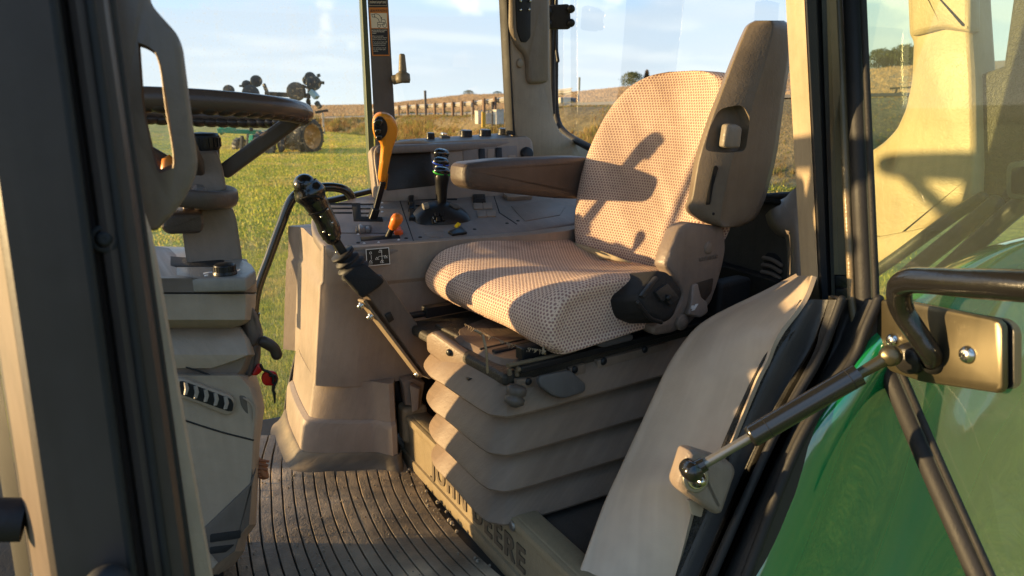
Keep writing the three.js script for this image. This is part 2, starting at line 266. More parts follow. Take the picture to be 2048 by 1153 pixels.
{
  const g = textGeo('JOHN DEERE', 0.047, 0.004), w = g.boundingBox.max.x; g.scale(0.385 / w, 1, 1);
  const X = rD.clone(), Y = V(0, 1, 0), o = rA.clone().addScaledVector(rD, 0.17).addScaledVector(rN, -0.0015).setY(0.042); g.applyMatrix4(basis(o, X, Y, rN));
  part(riser, 'raised_lettering', g, plastic(0.12, 0.09, 0.058, 0.7));
  const s = uP(1025, 1053, rA.clone().addScaledVector(rN, 0.005), rN); part(riser, 'platform_screw', turned(s, rN, [[0, 0.004], [0.006, 0.004], [0.009, 0.002], [0.009, 0]]), M.steel);
}
// front pillar close to the camera
const fp = part(cab, 'front_pillar', mullion([[-112, 62, -0.64], [-70, 102, -0.518], [-56, 114, -0.510], [20, 180, -0.502], [104, 262, -0.50], [112, 270, -0.503], [118, 279, -0.522], [128, 290, -0.524], [136, 297, -0.512], [150, 312, -0.510], [206, 368, -0.516], [218, 381, -0.53], [218, 381, -0.60], [100, 250, -0.64]], 0, 1153), M.pillar);
part(fp, 'pillar_screw', [turned(uZ(209, 478, -0.512), V(0, 0.1, 1), [[0, 0.003], [0.0025, 0.0036], [0.0042, 0.0025], [0.005, 0]]), turned(uZ(209, 478, -0.512), V(0, 0.1, 1), [[0.009, 0.0], [0.008, 0.0012], [0.006, 0.001]])], M.blackMatt);
part(fp, 'pillar_side_trim', mullion([[-108, 66, -0.66], [-107, 67, -0.62], [-72, 101, -0.520], [-73, 99, -0.66]], 0, 1153), plastic(0.15, 0.105, 0.075, 0.6, 0));
part(fp, 'pillar_side_seal', mullion([[-150, 30, -0.70], [-140, 38, -0.665], [-113, 61, -0.645], [-113, 61, -0.70]], 0, 1153), plastic(0.012, 0.010, 0.008, 0.8, 0));
each(fp, 'pillar_rubber_seal', [tube([uZ(96, -60, -0.503), uZ(258, 1120, -0.503), uZ(272, 1220, -0.503)], 0.0035, { seg: 8, rad: 8 }), tube([uZ(172, -60, -0.511), uZ(330, 1120, -0.511), uZ(344, 1220, -0.511)], 0.003, { seg: 8, rad: 8 }), tube([uZ(210, -60, -0.535), uZ(272, 400, -0.535), uZ(374, 1120, -0.535), uZ(388, 1220, -0.535)], 0.004, { seg: 8, rad: 8 })], M.rubber);
part(cab, 'pillar_inner_trim', plate([[150, -80], [222, -80], [244, 150], [288, 430], [302, 470], [320, 560], [356, 770], [422, 1140], [440, 1240], [330, 1240]].map(([u, v]) => uZ(u, v, -0.60)), Zp, 0.02, { bevel: 0.006 }), plastic(0.42, 0.33, 0.25, 0.5));
part(cab, 'bump_stop', ball(uZ(214, 1180, -0.485), 0.016), M.rubber);
const gh = part(cab, 'grab_handle', plate([[190, -60], [300, -60], [298, 4], [330, 40], [354, 66], [366, 95], [381, 215], [396, 326], [393, 350], [374, 392], [352, 424], [306, 472], [270, 440], [225, 240]].map(([u, v]) => uZ(u, v, -0.63)), Zp, 0.045, { bevel: 0.006, bs: 4, round: 0.012, holes: [[[256, 62], [300, 76], [326, 96], [337, 122], [352, 215], [368, 330], [362, 346], [316, 366], [296, 345], [268, 225]].map(([u, v]) => uZ(u, v, -0.63))] }), plastic(0.19, 0.145, 0.115, 0.42, 0.0002));
each(gh, 'lit_edge_rib', [tube([[322, 108], [331, 130], [343, 215], [359, 322], [354, 348]].map(([u, v]) => uZ(u, v, -0.665)), 0.0028, { seg: 30, rad: 8 }), tube([[314, 106], [322, 130], [334, 215], [350, 322], [346, 350]].map(([u, v]) => uZ(u, v, -0.672)), 0.0018, { seg: 30, rad: 8 })], M.tan);  // lighter tan tubes stand for the sunlit inner edges of the opening

// right-hand window posts, seals, panes
const ZR = -1.87;
const post = part(cab, 'window_post', plate([[734, -60], [775, -60], [776, 0], [789, 227], [796, 320], [800, 420], [757, 420], [747, 227], [735, 0]].map(([u, v]) => uZ(u, v, ZR)), V(-0.25, 0, 1), 0.05, { bevel: 0.006 }), plastic(0.13, 0.105, 0.088, 0.6));
part(post, 'post_seal', plate([[722, -60], [732, -60], [733, 0], [745, 227], [754, 420], [743, 420], [723, 0]].map(([u, v]) => uZ(u, v, ZR - 0.004)), Zp, 0.03, { bevel: 0.002 }), plastic(0.10, 0.12, 0.06, 0.35, 0));
const latch = part(cab, 'window_latch', [cyl(uZ(786, 160, ZR + 0.02), uZ(806, 156, ZR + 0.035), 0.012), turned(uZ(806, 166, ZR + 0.04), V(0, 1, 0), [[0, 0], [0.017, 0.0], [0.019, 0.008], [0.018, 0.022], [0.010, 0.027], [0.0105, 0.03], [0.0075, 0.068], [0.005, 0.071], [0, 0.071]])], plastic(0.20, 0.165, 0.11, 0.5));
const warn = canvasTex(256, 640, (x, w, h) => {
  x.fillStyle = '#c8761c'; x.fillRect(0, 0, w, h); x.fillStyle = '#15110d'; x.fillRect(14, 278, w - 28, h - 294);
  x.fillStyle = '#221408'; x.font = 'bold 42px sans-serif'; x.textAlign = 'center'; x.fillText('WARNING', w / 2 + 22, 56);
  x.beginPath(); x.moveTo(32, 20); x.lineTo(50, 56); x.lineTo(14, 56); x.closePath(); x.fill(); x.fillStyle = '#c8761c'; x.fillRect(30, 33, 4, 12); x.fillRect(30, 48, 4, 4);
  x.fillStyle = '#ded2b8'; x.fillRect(18, 74, w - 36, 196); x.strokeStyle = x.fillStyle = '#26221c'; x.lineWidth = 6;
  x.beginPath(); x.arc(200, 232, 30, 0, 7); x.stroke(); x.beginPath(); x.arc(120, 244, 19, 0, 7); x.stroke(); x.strokeRect(104, 196, 92, 30); x.beginPath(); x.moveTo(150, 196); x.lineTo(158, 160); x.lineTo(206, 160); x.lineTo(214, 200); x.stroke();
  x.beginPath(); x.moveTo(132, 200); x.lineTo(116, 150); x.lineTo(62, 112); x.stroke(); x.beginPath(); x.moveTo(70, 90); x.lineTo(34, 92); x.lineTo(40, 124); x.lineTo(74, 128); x.closePath(); x.stroke();
  x.beginPath(); x.moveTo(64, 88); x.bezierCurveTo(100, 76, 140, 90, 158, 140); x.stroke(); x.beginPath(); x.moveTo(146, 134); x.lineTo(160, 156); x.lineTo(170, 130); x.fill();
  x.fillStyle = '#e9dfca'; x.textAlign = 'left'; x.font = 'bold 18px sans-serif'; let y = 304;
  for (const l of ['AVOID INJURY OR DEATH', 'CAUSED BY FALLING', 'LOADS']) { x.fillText(l, 18, y, w - 34); y += 21; }
  x.font = '19px sans-serif'; y += 16; for (const l of ['When using loader', 'ALWAYS put SCV selector', 'lever in loader position', '', 'If you do not, loader will', 'continue to move after', 'controls are released.', '', 'See operators manual', 'for use of other hand', 'controls.']) { x.fillText(l, 18, y, w - 34); y += l ? 22 : 12; }
});
const pw = V(-0.25, 0, 1).normalize(), onW = (u, v) => uP(u, v, uZ(734, -60, ZR).addScaledVector(pw, 0.0012), pw);
sheet(onW(737, 15), onW(775.5, 15), onW(779, 112), onW(744.5, 112), new THREE.MeshStandardMaterial({ map: warn, roughness: 0.5 }), post, 'warning_decal', 'orange and black warning decal with loader pictogram');
const info = canvasTex(256, 256, (x, w, h) => { x.fillStyle = '#1a1410'; x.fillRect(0, 0, w, h); x.strokeStyle = '#b9a88a'; x.lineWidth = 4; x.strokeRect(6, 6, w - 12, h - 12); x.fillStyle = '#d8cdb6'; x.font = 'bold 26px sans-serif'; let y = 44; for (const l of ['Do not exceed', 'the limits', 'of each attach', '', 'Do not exceed the', 'maximum transport speed']) { x.fillText(l, 18, y, w - 36); y += 38; } });
sheet(onW(734.5, -60), onW(773, -60), onW(774.5, 13), onW(737, 13), new THREE.MeshStandardMaterial({ map: info, roughness: 0.5 }), post, 'text_decal', 'black decal with white printed lines');

// rear right pillar
const cp = V(0.87, 0.74, ZR), cn = V(0.35, 0, 0.937);
const rp = part(cab, 'rear_right_pillar', plate([[1016, -60], [1100, -60], [1103, 150], [1109, 235], [1122, 264], [1150, 283], [1200, 296], [1230, 420], [1090, 420], [1040, 290], [1031, 262], [1023, 120]].map(([u, v]) => uP(u, v, cp, cn)), cn, 0.03, { bevel: 0.008, bs: 4, round: 0.012 }), plastic(0.30, 0.235, 0.165, 0.55));
part(rp, 'pillar_cover', plate([[1024, -60], [1099, -60], [1100, 166], [1059, 168], [1056, 112], [1036, 92], [1026, 62]].map(([u, v]) => uP(u, v, cp.clone().addScaledVector(cn, 0.014), cn)), cn, 0.03, { bevel: 0.009, bs: 4, round: 0.02 }), plastic(0.22, 0.175, 0.13, 0.55));
part(rp, 'speaker_panel', [plate([[1030, -60], [1063, -60], [1062, 74], [1054, 85], [1043, 84], [1035, 60]].map(([u, v]) => uP(u, v, cp.clone().addScaledVector(cn, 0.018), cn)), cn, 0.012, { bevel: 0.003, round: 0.006 })], M.blackMatt);
each(rp, 'panel_bolt', [[1041, 20], [1058, 19], [1041, 2], [1060, 2]].map(([u, v]) => ball(uP(u, v, cp.clone().addScaledVector(cn, 0.02), cn), 0.004)), M.silver);
part(rp, 'pillar_button', turned(uP(1039, 127, cp.clone().addScaledVector(cn, 0.001), cn), cn, [[0, 0.006], [0.010, 0.006], [0.0125, 0.003], [0.0125, 0]]).applyMatrix4(new THREE.Matrix4()), plastic(0.27, 0.215, 0.15, 0.5));
part(rp, 'pillar_seal', plate([[1010, -60], [1016, -60], [1031, 270], [1026, 270]].map(([u, v]) => uP(u, v, cp.clone().addScaledVector(cn, -0.004), cn)), cn, 0.03, { bevel: 0.001 }), M.rubber);
// rear window: seal, gas strut, hinge, wiper
const XR = 1.13;
part(cab, 'rear_window_seal', tube([[1109, -80], [1110, 120], [1111, 215], [1117, 248], [1135, 270], [1165, 288], [1250, 330], [1340, 372], [1450, 398], [1520, 397], [1640, 390]].map(([u, v]) => uX(u, v, XR)), 0.011, { seg: 90, rad: 10 }), M.rubber);
const gs = part(cab, 'window_gas_strut', cyl(uX(1102, -60, XR - 0.03), uX(1105, 228, XR - 0.03), 0.0105), M.black);
part(gs, 'strut_rod', [cyl(uX(1105, 228, XR - 0.03), uX(1104, 250, XR - 0.03), 0.0045), ball(uX(1103, 248, XR - 0.03), 0.012, 1, 1.3, 1)], M.black);
const hg = part(cab, 'window_hinge', [plate([[1090, 14], [1100, 10], [1140, 7], [1143, 58], [1112, 58], [1095, 57], [1086, 40], [1086, 26]].map(([u, v]) => uP(u, v, V(XR - 0.05, 1.05, -2.0), V(-0.3, 0, 0.954))), V(-0.3, 0, 0.954), 0.02, { bevel: 0.004, round: 0.012 })], M.blackMatt);
each(hg, 'hinge_bolt', [[1142, 18], [1142, 46], [1096, 24], [1096, 47]].map(([u, v]) => turned(uP(u, v, V(XR - 0.05, 1.05, -2.0), V(-0.3, 0, 0.954)), V(-0.3, 0, 0.954), [[0, 0.01], [0.009, 0.009], [0.012, 0.004], [0.012, -0.004]])), M.black);
part(cab, 'rear_wiper', tube([[1113, -60], [1112, 20], [1111, 80], [1116, 122]].map(([u, v]) => uX(u, v, XR - 0.02)), 0.0055, { seg: 30, rad: 8 }), M.black);
// rear wall under the window
const rw = part(cab, 'rear_wall', plate([[1240, 330], [1330, 372], [1450, 404], [1520, 402], [1660, 396], [1660, 700], [1240, 760]].map(([u, v]) => uX(u, v, XR)), Xn, 0.05, { bevel: 0.006 }), plastic(0.085, 0.072, 0.055, 0.6));
part(rw, 'vent_opening', plate([[1533, 505], [1550, 507], [1563, 522], [1560, 560], [1552, 582], [1522, 580], [1524, 540]].map(([u, v]) => uX(u, v, XR - 0.003)), Xn, 0.01, { bevel: 0.001, round: 0.008 }), M.blackMatt);
for (let i = 0; i < 5; i++) part(rw, 'louver', tube([[1528 - i * 1.5, 516 + i * 14], [1545 - i * 0.6, 520 + i * 14], [1563 - i * 1.5, 531 + i * 13]].map(([u, v]) => uX(u, v, XR - 0.008)), 0.0045, { seg: 12, rad: 8 }), M.tanDark);
part(rw, 'corner_moulding', [loft([[[1541, 428], [1551, 418], [1565, 409]], [[1546, 446], [1560, 440], [1580, 400]], [[1560, 462], [1580, 452], [1594, 384]], [[1582, 476], [1596, 462], [1606, 380]], [[1586, 540], [1600, 530], [1615, 400]], [[1580, 600], [1600, 600], [1630, 600]]].map((r, i) => r.map(([u, v], j) => uX(u, v, XR - 0.03 - (j === 1 ? 0.035 : 0)))), { thick: 0.01 })], plastic(0.20, 0.165, 0.14, 0.5));
part(rw, 'sill_strip', plate([[1500, 399], [1545, 397], [1580, 404], [1578, 410], [1500, 406]].map(([u, v]) => uX(u, v, XR - 0.012)), Xn, 0.02, { bevel: 0.002 }), M.blackMatt);
part(cab, 'rear_lower_wall', box(1.12, 0.2, -1.3, 0.04, 0.5, 1.1), M.blackMatt);
// rear left pillar, seen through the door glass
const lp = part(cab, 'rear_left_pillar', plate([[1809, -80], [1938, -80], [1939, 0], [1949, 146], [1954, 340], [1951, 398], [1915, 418], [1871, 447], [1800, 500], [1757, 532], [1700, 560], [1700, 320], [1745, 298], [1766, 283], [1790, 258], [1808, 218], [1820, 160], [1823, 83], [1815, 70], [1812, 0]].map(([u, v]) => uX(u, v, XR)), Xn, 0.06, { bevel: 0.01, bs: 3, round: 0.01 }), plastic(0.36, 0.28, 0.19, 0.5));
part(lp, 'pillar_cover', plate([[1815, -80], [1939, -80], [1941, 66], [1880, 58], [1819, 74]].map(([u, v]) => uX(u, v, XR - 0.012)), Xn, 0.03, { bevel: 0.008, bs: 3, round: 0.008 }), plastic(0.33, 0.26, 0.18, 0.5));
part(lp, 'pillar_foot', plate([[1700, 470], [1757, 473], [1852, 455], [1890, 436], [1800, 505], [1757, 536], [1700, 560]].map(([u, v]) => uX(u, v, XR - 0.012)), Xn, 0.03, { bevel: 0.004 }), plastic(0.34, 0.27, 0.18, 0.5));
part(cab, 'rear_corner_panel', [plate([[1956, 150], [2006, 132], [2036, -80], [2200, -80], [2200, 400], [1990, 412], [1962, 396]].map(([u, v]) => uX(u, v, XR + 0.02)), Xn, 0.04, { bevel: 0.006 })], plastic(0.035, 0.034, 0.022, 0.6, 0.002));
each(cab, 'quarter_window_seal', [tube([[1700, 580], [1757, 540], [1800, 510], [1871, 458], [1925, 420], [1965, 396]].map(([u, v]) => uX(u, v, XR - 0.02)), 0.010, { seg: 40, rad: 10 }), tube([[1850, 575], [1905, 530], [1960, 480], [2010, 435], [2060, 395]].map(([u, v]) => uX(u, v, XR - 0.05)), 0.014, { seg: 40, rad: 10 }), tube([[1790, 570], [1850, 520], [1920, 465], [1990, 408]].map(([u, v]) => uX(u, v, XR - 0.03)), 0.013, { seg: 40, rad: 10 })], plastic(0.03, 0.034, 0.036, 0.5));
const ml = part(cab, 'marker_lamp', plate([[2016, 325], [2060, 318], [2060, 402], [2016, 398], [2010, 386], [2010, 340]].map(([u, v]) => uX(u, v, XR - 0.07)), Xn, 0.03, { bevel: 0.005, round: 0.008 }), plastic(0.11, 0.115, 0.10, 0.4));
part(ml, 'lamp_lens', plate([[2022, 336], [2060, 332], [2060, 390], [2022, 388]].map(([u, v]) => uX(u, v, XR - 0.073)), Xn, 0.01, { bevel: 0.002, round: 0.005 }), M.black);
// doorway post on the camera side
const dp = part(cab, 'door_post', mullion([[1572, 1602, -0.835], [1588, 1614, -0.803], [1590, 1616, -0.80], [1609, 1636, -0.757], [1640, 1660, -0.79], [1600, 1630, -0.835]], 0, 540, 0.1, 0.19), plastic(0.42, 0.33, 0.22, 0.5));
part(dp, 'post_rubber', mullion([[1611, 1638, -0.752], [1614, 1642, -0.742], [1632, 1654, -0.738], [1636, 1656, -0.746], [1640, 1660, -0.746], [1644, 1662, -0.738], [1653, 1668, -0.740], [1655, 1670, -0.76], [1655, 1670, -0.81], [1612, 1640, -0.81]], 0, 540, 0.1, 0.27), M.rubber);
part(dp, 'post_channel', mullion([[1654, 1669, -0.747], [1660, 1678, -0.752], [1673, 1697, -0.748], [1673, 1697, -0.80], [1654, 1669, -0.80]], 0, 540, 0.1, 0.02), plastic(0.17, 0.125, 0.07, 0.45));
part(dp, 'latch_recess', [plate([[1668, 548], [1700, 546], [1704, 640], [1672, 644]].map(([u, v]) => uZ(u, v, -0.755)), Zp, 0.02, { bevel: 0.003 }), ...[[1672, 552, 1697, 574], [1672, 578, 1699, 606], [1674, 612, 1702, 638]].map(([a, b, c, d]) => plate([[a, b], [c, b], [c, d], [a, d]].map(([u, v]) => uZ(u, v, -0.748)), Zp, 0.01, { bevel: 0.003, round: 0.004 }))], M.black);
part(dp, 'post_foot', [plate([[1605, 620], [1619, 622], [1618, 640], [1572, 720], [1560, 722], [1608, 632]].map(([u, v]) => uZ(u, v, -0.735)), Zp, 0.02, { bevel: 0.003, round: 0.004 })], plastic(0.34, 0.265, 0.21, 0.5));
// sill bands that follow the wheel arch
const sillRows = [[1270, 1290, 1312, 1350, 1374, 1390, 1424, 1452], [1153, 1343, 1366, 1402, 1425, 1440, 1470, 1499], [868, 1462, 1490, 1530, 1552, 1566, 1590, 1614], [714, 1534, 1562, 1612, 1640, 1660, 1690, 1718], [660, 1566, 1592, 1632, 1662, 1684, 1712, 1738], [600, 1600, 1624, 1652, 1684, 1706, 1736, 1764]];
part(cab, 'door_sill', loft(sillRows.map(([v, ...us]) => us.map((u, j) => uZ(u, v, [-0.715, -0.70, -0.69, -0.665, -0.685, -0.645, -0.62][j]))), { nu: 4, nv: 5, thick: 0.02 }), plastic(0.048, 0.046, 0.045, 0.55, 0.0004));
each(cab, 'sill_bulb_seal', [tube(sillRows.map(([v, , , , d]) => uZ(d, v, -0.662)), 0.006, { seg: 60, rad: 10 }), tube(sillRows.map(([v, , , , , , , h]) => uZ(h - 6, v, -0.622)), 0.007, { seg: 60, rad: 10 })], M.rubber);
part(cab, 'sill_foam_strip', loft(sillRows.slice(0, 5).map(([v, a, b]) => [uZ(a - 4, v, -0.712), uZ((a + b) / 2, v, -0.706), uZ(b, v, -0.7)]), { thick: 0.008 }), new THREE.MeshStandardMaterial({ color: C(0.07, 0.06, 0.05), roughness: 1, bumpMap: rep(grain, 14), bumpScale: 0.006, map: rep(grain, 9) }));
// panes
part(cab, 'window_pane', pane([V(-0.5, -0.02, -1.9), uZ(735, 960, -1.9), uZ(735, -120, -1.9), V(-0.5, 1.4, -1.9)]), M.glass);
part(cab, 'window_pane', pane([uZ(780, 420, -1.9), uZ(1035, 420, -1.9), uZ(1020, -120, -1.9), uZ(780, -120, -1.9)]), M.glass);
part(cab, 'window_pane', pane([uX(1112, 420, XR + 0.01), uX(1800, 600, XR + 0.01), uX(1830, -200, XR + 0.01), uX(1100, -200, XR + 0.01)]), M.glass);
// door edge at the floor, seen at the far left corner
{ const film = dataTex(1024, (x, y) => { const a = fbm(x * 5, y * 5, 4, 5), sp = fbm(x * 200, y * 200, 2, 200), st = fbm(x * 60, y * 4, 3, 60); return G(0.015 + 0.05 * sm(0.4, 0.75, a) + 0.10 * sm(0.66, 0.85, sp) + 0.03 * sm(0.55, 0.75, st)); });
  const dm = new THREE.MeshPhysicalMaterial({ color: C(0.9, 0.82, 0.62), roughness: 1, transmission: 0.6, thickness: 0, transparent: true, alphaMap: rep(film, 0.9), side: THREE.DoubleSide, specularIntensity: 0 });
  const w0 = cab.children.find((o) => o.name === 'window_pane'); part(w0, 'dust_haze_film', pane([V(-0.5, -0.02, -1.894), uZ(735, 960, -1.894), uZ(735, -120, -1.894), V(-0.5, 1.4, -1.894)]), dm); }
part(cab, 'threshold_seal', tube([[430, 925], [480, 903], [523, 886], [548, 878], [564, 868], [568, 850], [574, 800], [586, 740], [600, 690]].map(([u, v], i) => uZ(u, v, -1.80)), 0.006, { seg: 60, rad: 8 }), M.rubber);
part(cab, 'door_frame_trim', plate([[570, 848], [592, 842], [596, 760], [612, 690], [606, 690], [586, 760], [572, 820]].map(([u, v]) => uZ(u, v, -1.80)), Zp, 0.03, { bevel: 0.004, round: 0.01 }), plastic(0.36, 0.29, 0.18, 0.5));
part(cab, 'front_right_pillar', box(-0.47, 0.62, -1.85, 0.024, 1.5, 0.024, 0.008), M.pillar);
part(cab, 'roof', [box(0.25, 1.50, -1.27, 1.9, 0.16, 1.5, 0.05)], M.tanDark);
part(cab, 'ledge_strip', plate([[640, 402], [748, 378], [752, 386], [648, 412]].map(([u, v]) => uZ(u, v, -1.84)), Zp, 0.03, { bevel: 0.004 }), M.black);
// out-of-view hood, then what shows left of the front pillar
part(cab, 'hood', [box(-1.6, -0.07, -1.2, 2.0, 0.92, 0.62, 0.12)], M.green);  // unseen hood, added to shade the wheel arch cover from low sun
part(cab, 'engine_side_panel', box(-0.42, -0.28, -1.05, 0.56, 0.9, 0.06, 0.02), M.green);
part(cab, 'mirror_arm', cyl(uZ(-60, 1040, -0.62), uZ(48, 1040, -0.62), 0.017), M.rubber);
const rail = thing('grab_rail', 'bent black tube grab rail in front of the right window, left of the console', 'grab rail', uZ(512, 600, -1.83).toArray());
part(rail, 'bent_tube', tube([[506, 640], [514, 582], [536, 520], [560, 455], [583, 400], [600, 384], [626, 377], [668, 375], [690, 381], [702, 394], [706, 412]].map(([u, v]) => uZ(u, v, -1.81)), 0.0115, { seg: 90, rad: 14 }), M.blackGloss);
part(rail, 'rail_end', cyl(uZ(503, 650, -1.81), uZ(508, 625, -1.81), 0.015), M.black);
// ---------------------------------------------------------------- ribbed floor mat
{
  const dirt = dataTex(1024, (x, y) => { const a = fbm(x * 5, y * 5, 6, 5), b = fbm(x * 18 + 4, y * 18, 4, 18), c = fbm(x * 7 + 9, y * 7, 4, 7); const k = sm(0.35, 0.72, a * 0.65 + b * 0.35), s = 0.82 + 0.4 * (c - 0.5); return [lerp(0.58, 0.80, k) * s, lerp(0.52, 0.695, k) * s, lerp(0.44, 0.56, k) * s]; }, true);
  const mm = new THREE.MeshPhysicalMaterial({ map: rep(dirt, 1.9), roughness: 0.6, roughnessMap: rough, bumpMap: rep(grain, 7), bumpScale: 0.0012, specularIntensity: 0.4 });
  const mat = thing('floor_mat', 'dirty grey brown rubber floor mat with curved ribs in front of the seat', 'floor mat', [0.2, 0, -1.3]);
  part(mat, 'mat_base', [box(-0.05, -0.0035, -1.2, 1.0, 0.008, 1.28, 0.001)], plastic(0.045, 0.038, 0.03, 0.9));
  const rows = [[450, 228, 44], [600, 215, 53], [740, 222, 57], [950, 255, 66.5], [1150, 325, 77.5], [1350, 430, 90]];   // enlarged-view rows: line 4 and line spacing
  const groove = (i) => new THREE.CatmullRomCurve3(rows.map(([z, u4, st]) => uY((u4 + st * (i - 4)) / 2.545 + 500, z / 2.545 + 700, 0)));
  const N = 44;
  for (let i = -3; i < 16; i++) {
    const a = groove(i), b = groove(i + 1), pos = [], uv = [], idx = [];
    for (let k = 0; k <= N; k++) {
      let t = k / N; const t0 = 0; const p = a.getPoint(lerp(t0, 1, t)), q = b.getPoint(lerp(t0, 1, t)), w = p.distanceTo(q), g = 0.0015 * (1 + 0.25 * (noise2(k * 0.9, i * 7.1) - 0.5)), d = q.clone().sub(p).normalize();
      const wob = 0.0006 * (noise2(k * 0.7, i * 3.3) - 0.5), top = 0.0075 + 0.0008 * noise2(k * 0.5, i);
      for (const [o, h] of [[g, 0], [g + 0.0002, top - 0.0008], [g + 0.0009, top], [w / 2, top + 0.0002], [w - g - 0.0009, top], [w - g - 0.0002, top - 0.0008], [w - g, 0]]) { const r = p.clone().addScaledVector(d, o + wob); pos.push(r.x, h, r.z); uv.push(r.x, r.z); }
    }
    for (let k = 0; k < N; k++) for (let j = 0; j < 6; j++) { const s = k * 7 + j, e = s + 7; idx.push(s, e, s + 1, s + 1, e, e + 1); }
    const G = new THREE.BufferGeometry(); G.setAttribute('position', new THREE.Float32BufferAttribute(pos, 3)); G.setAttribute('uv', new THREE.Float32BufferAttribute(uv, 2)); G.setIndex(idx); const GC = toCreasedNormals(G, 0.5);
    GC.userData = { keepUV: true }; part(mat, 'rib', GC, mm);
  }
  // raised rubber lip round the console foot, folded at its front corner
  const lipRing = (y, f, o) => [[0.392, -1.82], [f + 0.02, -1.82], [f - o, -1.76], [f - o, -1.58], [f + 0.012 - o * 0.7, -1.535 + o], [0.284 - o * 0.4, -1.492 + o], [0.33, -1.473 + o], [0.392, -1.462 + o]].map(([x, z], i) => V(x, y, z));
  const lipMat = new THREE.MeshPhysicalMaterial({ map: rep(dirt, 2.2), color: C(0.5, 0.48, 0.44), roughness: 0.65, bumpMap: rep(blotch, 2), bumpScale: 0.004 });
  part(mat, 'mat_lip', loft([lipRing(0.004, 0.172, 0.034), lipRing(0.010, 0.176, 0.024), lipRing(0.022, 0.182, 0.017), lipRing(0.036, 0.187, 0.013), lipRing(0.042, 0.190, 0.009), lipRing(0.040, 0.192, 0.002)], { closed: true, nu: 5, nv: 3, flip: true }), lipMat);
  part(mat, 'mat_edge', [loft([[[816, 922], [836, 948]], [[880, 985], [894, 1015]], [[940, 1050], [962, 1090]], [[1000, 1120], [1022, 1160]], [[1050, 1200], [1080, 1230]]].map((r) => [uY(...r[0], 0.004), uY(...r[1], 0.008)]), { thick: 0.003 })], mm);
  // stones and crumbs lying loose on it
  const r = rng(31), crumbs = [];
  for (let i = 0; i < 170; i++) { const near = i < 26, g = near ? 0 : 0; const p = near ? rA.clone().lerp(rB, r() * 0.8).addScaledVector(rN, 0.012 + r() * 0.025) : V(lerp(0.02, 0.40, r()), 0, lerp(-1.5, -0.98, r())); const s = (near ? 0.0035 : 0.0016) * (0.5 + r()); crumbs.push(at(new THREE.IcosahedronGeometry(s, 0), p.x, 0.0085 + s * 0.5, p.z, r() * 3, r() * 3, 0)); }
  tag(part(scene, 'grit', crumbs, plastic(0.24, 0.2, 0.15, 0.9)), 'loose crumbs of soil and grit lying on the floor mat', 'grit', null, 'stuff');
}
// ---------------------------------------------------------------- side console
const KN = V(0, 1, 0.2).normalize(), KP = V(0.4, 0.511, -1.47), onTop = (u, v, h = 0) => uP(u, v, KP.clone().addScaledVector(KN, h), KN);
const con = thing('control_console', 'brown side console with levers, knobs and switches along the right window', 'console', [0.45, 0, -1.62]);
const ring = (y, f, n, r, far, nearZ, k = 1) => [[r, far], [f + 0.02, far], [f, far + 0.06], [f, nearZ - 0.075], [f + 0.008, nearZ - 0.04], [n, nearZ - 0.008], [n + 0.05, nearZ], [lerp(n, r, 0.4), nearZ + 0.004], [r, nearZ - 0.02]].map(([x, z]) => V(x, y, z));
part(con, 'upper_body', loft([ring(0.20, 0.222, 0.290, 0.86, -1.82, -1.476), ring(0.30, 0.232, 0.294, 0.86, -1.82, -1.474), ring(0.405, 0.243, 0.298, 0.86, -1.82, -1.472), ring(0.428, 0.245, 0.299, 0.86, -1.82, -1.470), ring(0.437, 0.250, 0.300, 0.86, -1.82, -1.464), ring(0.470, 0.253, 0.302, 0.86, -1.82, -1.462), ring(0.515, 0.256, 0.304, 0.86, -1.82, -1.462)], { closed: true, caps: true, nu: 5, nv: 1, flip: true, crease: 0.45 }), M.console);
const low = (y, f, o = 0) => [[0.385, -1.82], [f + 0.02, -1.82], [f - o, -1.76], [f - o, -1.58], [f + 0.012 - o * 0.7, -1.535 + o], [0.284 - o * 0.4, -1.492 + o], [0.33, -1.473 + o], [0.385, -1.462 + o]].map(([x, z]) => V(x, y, z));
part(con, 'lower_body', loft([low(0.0, 0.192), low(0.115, 0.205), low(0.21, 0.222)], { closed: true, caps: true, nu: 5, nv: 2, flip: true, crease: 0.5 }), M.console);
part(con, 'skirt', loft([low(0.034, 0.188, 0.008), low(0.10, 0.196, 0.008), low(0.112, 0.200, 0.006), low(0.118, 0.205, 0.001)], { closed: true, caps: true, nu: 5, nv: 1, flip: true, crease: 0.5 }), M.console);
const top = part(con, 'top_panel', plate([[621, 438], [628, 424], [648, 410], [745, 387], [800, 378], [1150, 384], [1170, 440], [1040, 469], [980, 479], [900, 487], [760, 499], [700, 505], [662, 499], [640, 484], [625, 462]].map(([u, v]) => onTop(u, v)), KN, 0.028, { bevel: 0.008, bs: 4, round: 0.02 }), M.consoleTop);
const flat = (pts, h, d = 0.004, o = {}) => plate(pts.map(([u, v]) => onTop(u, v, h)), KN, d, { bevel: 0.0008, ...o });
const rect = (u0, v0, u1, v1, sk = 0) => [[u0 + sk, v0], [u1 + sk, v0], [u1, v1], [u0, v1]];
each(top, 'panel_seam', [flat([[795, 390], [797, 390], [806, 418], [830, 488], [828, 488], [804, 419]], 0.0006, 0.002), flat([[640, 465], [800, 466], [800, 467.5], [640, 466.5]], 0.0006, 0.002), flat([[985, 386], [987, 386], [1000, 425], [1035, 448], [1033, 449], [998, 426]], 0.0006, 0.002)], M.blackMatt);
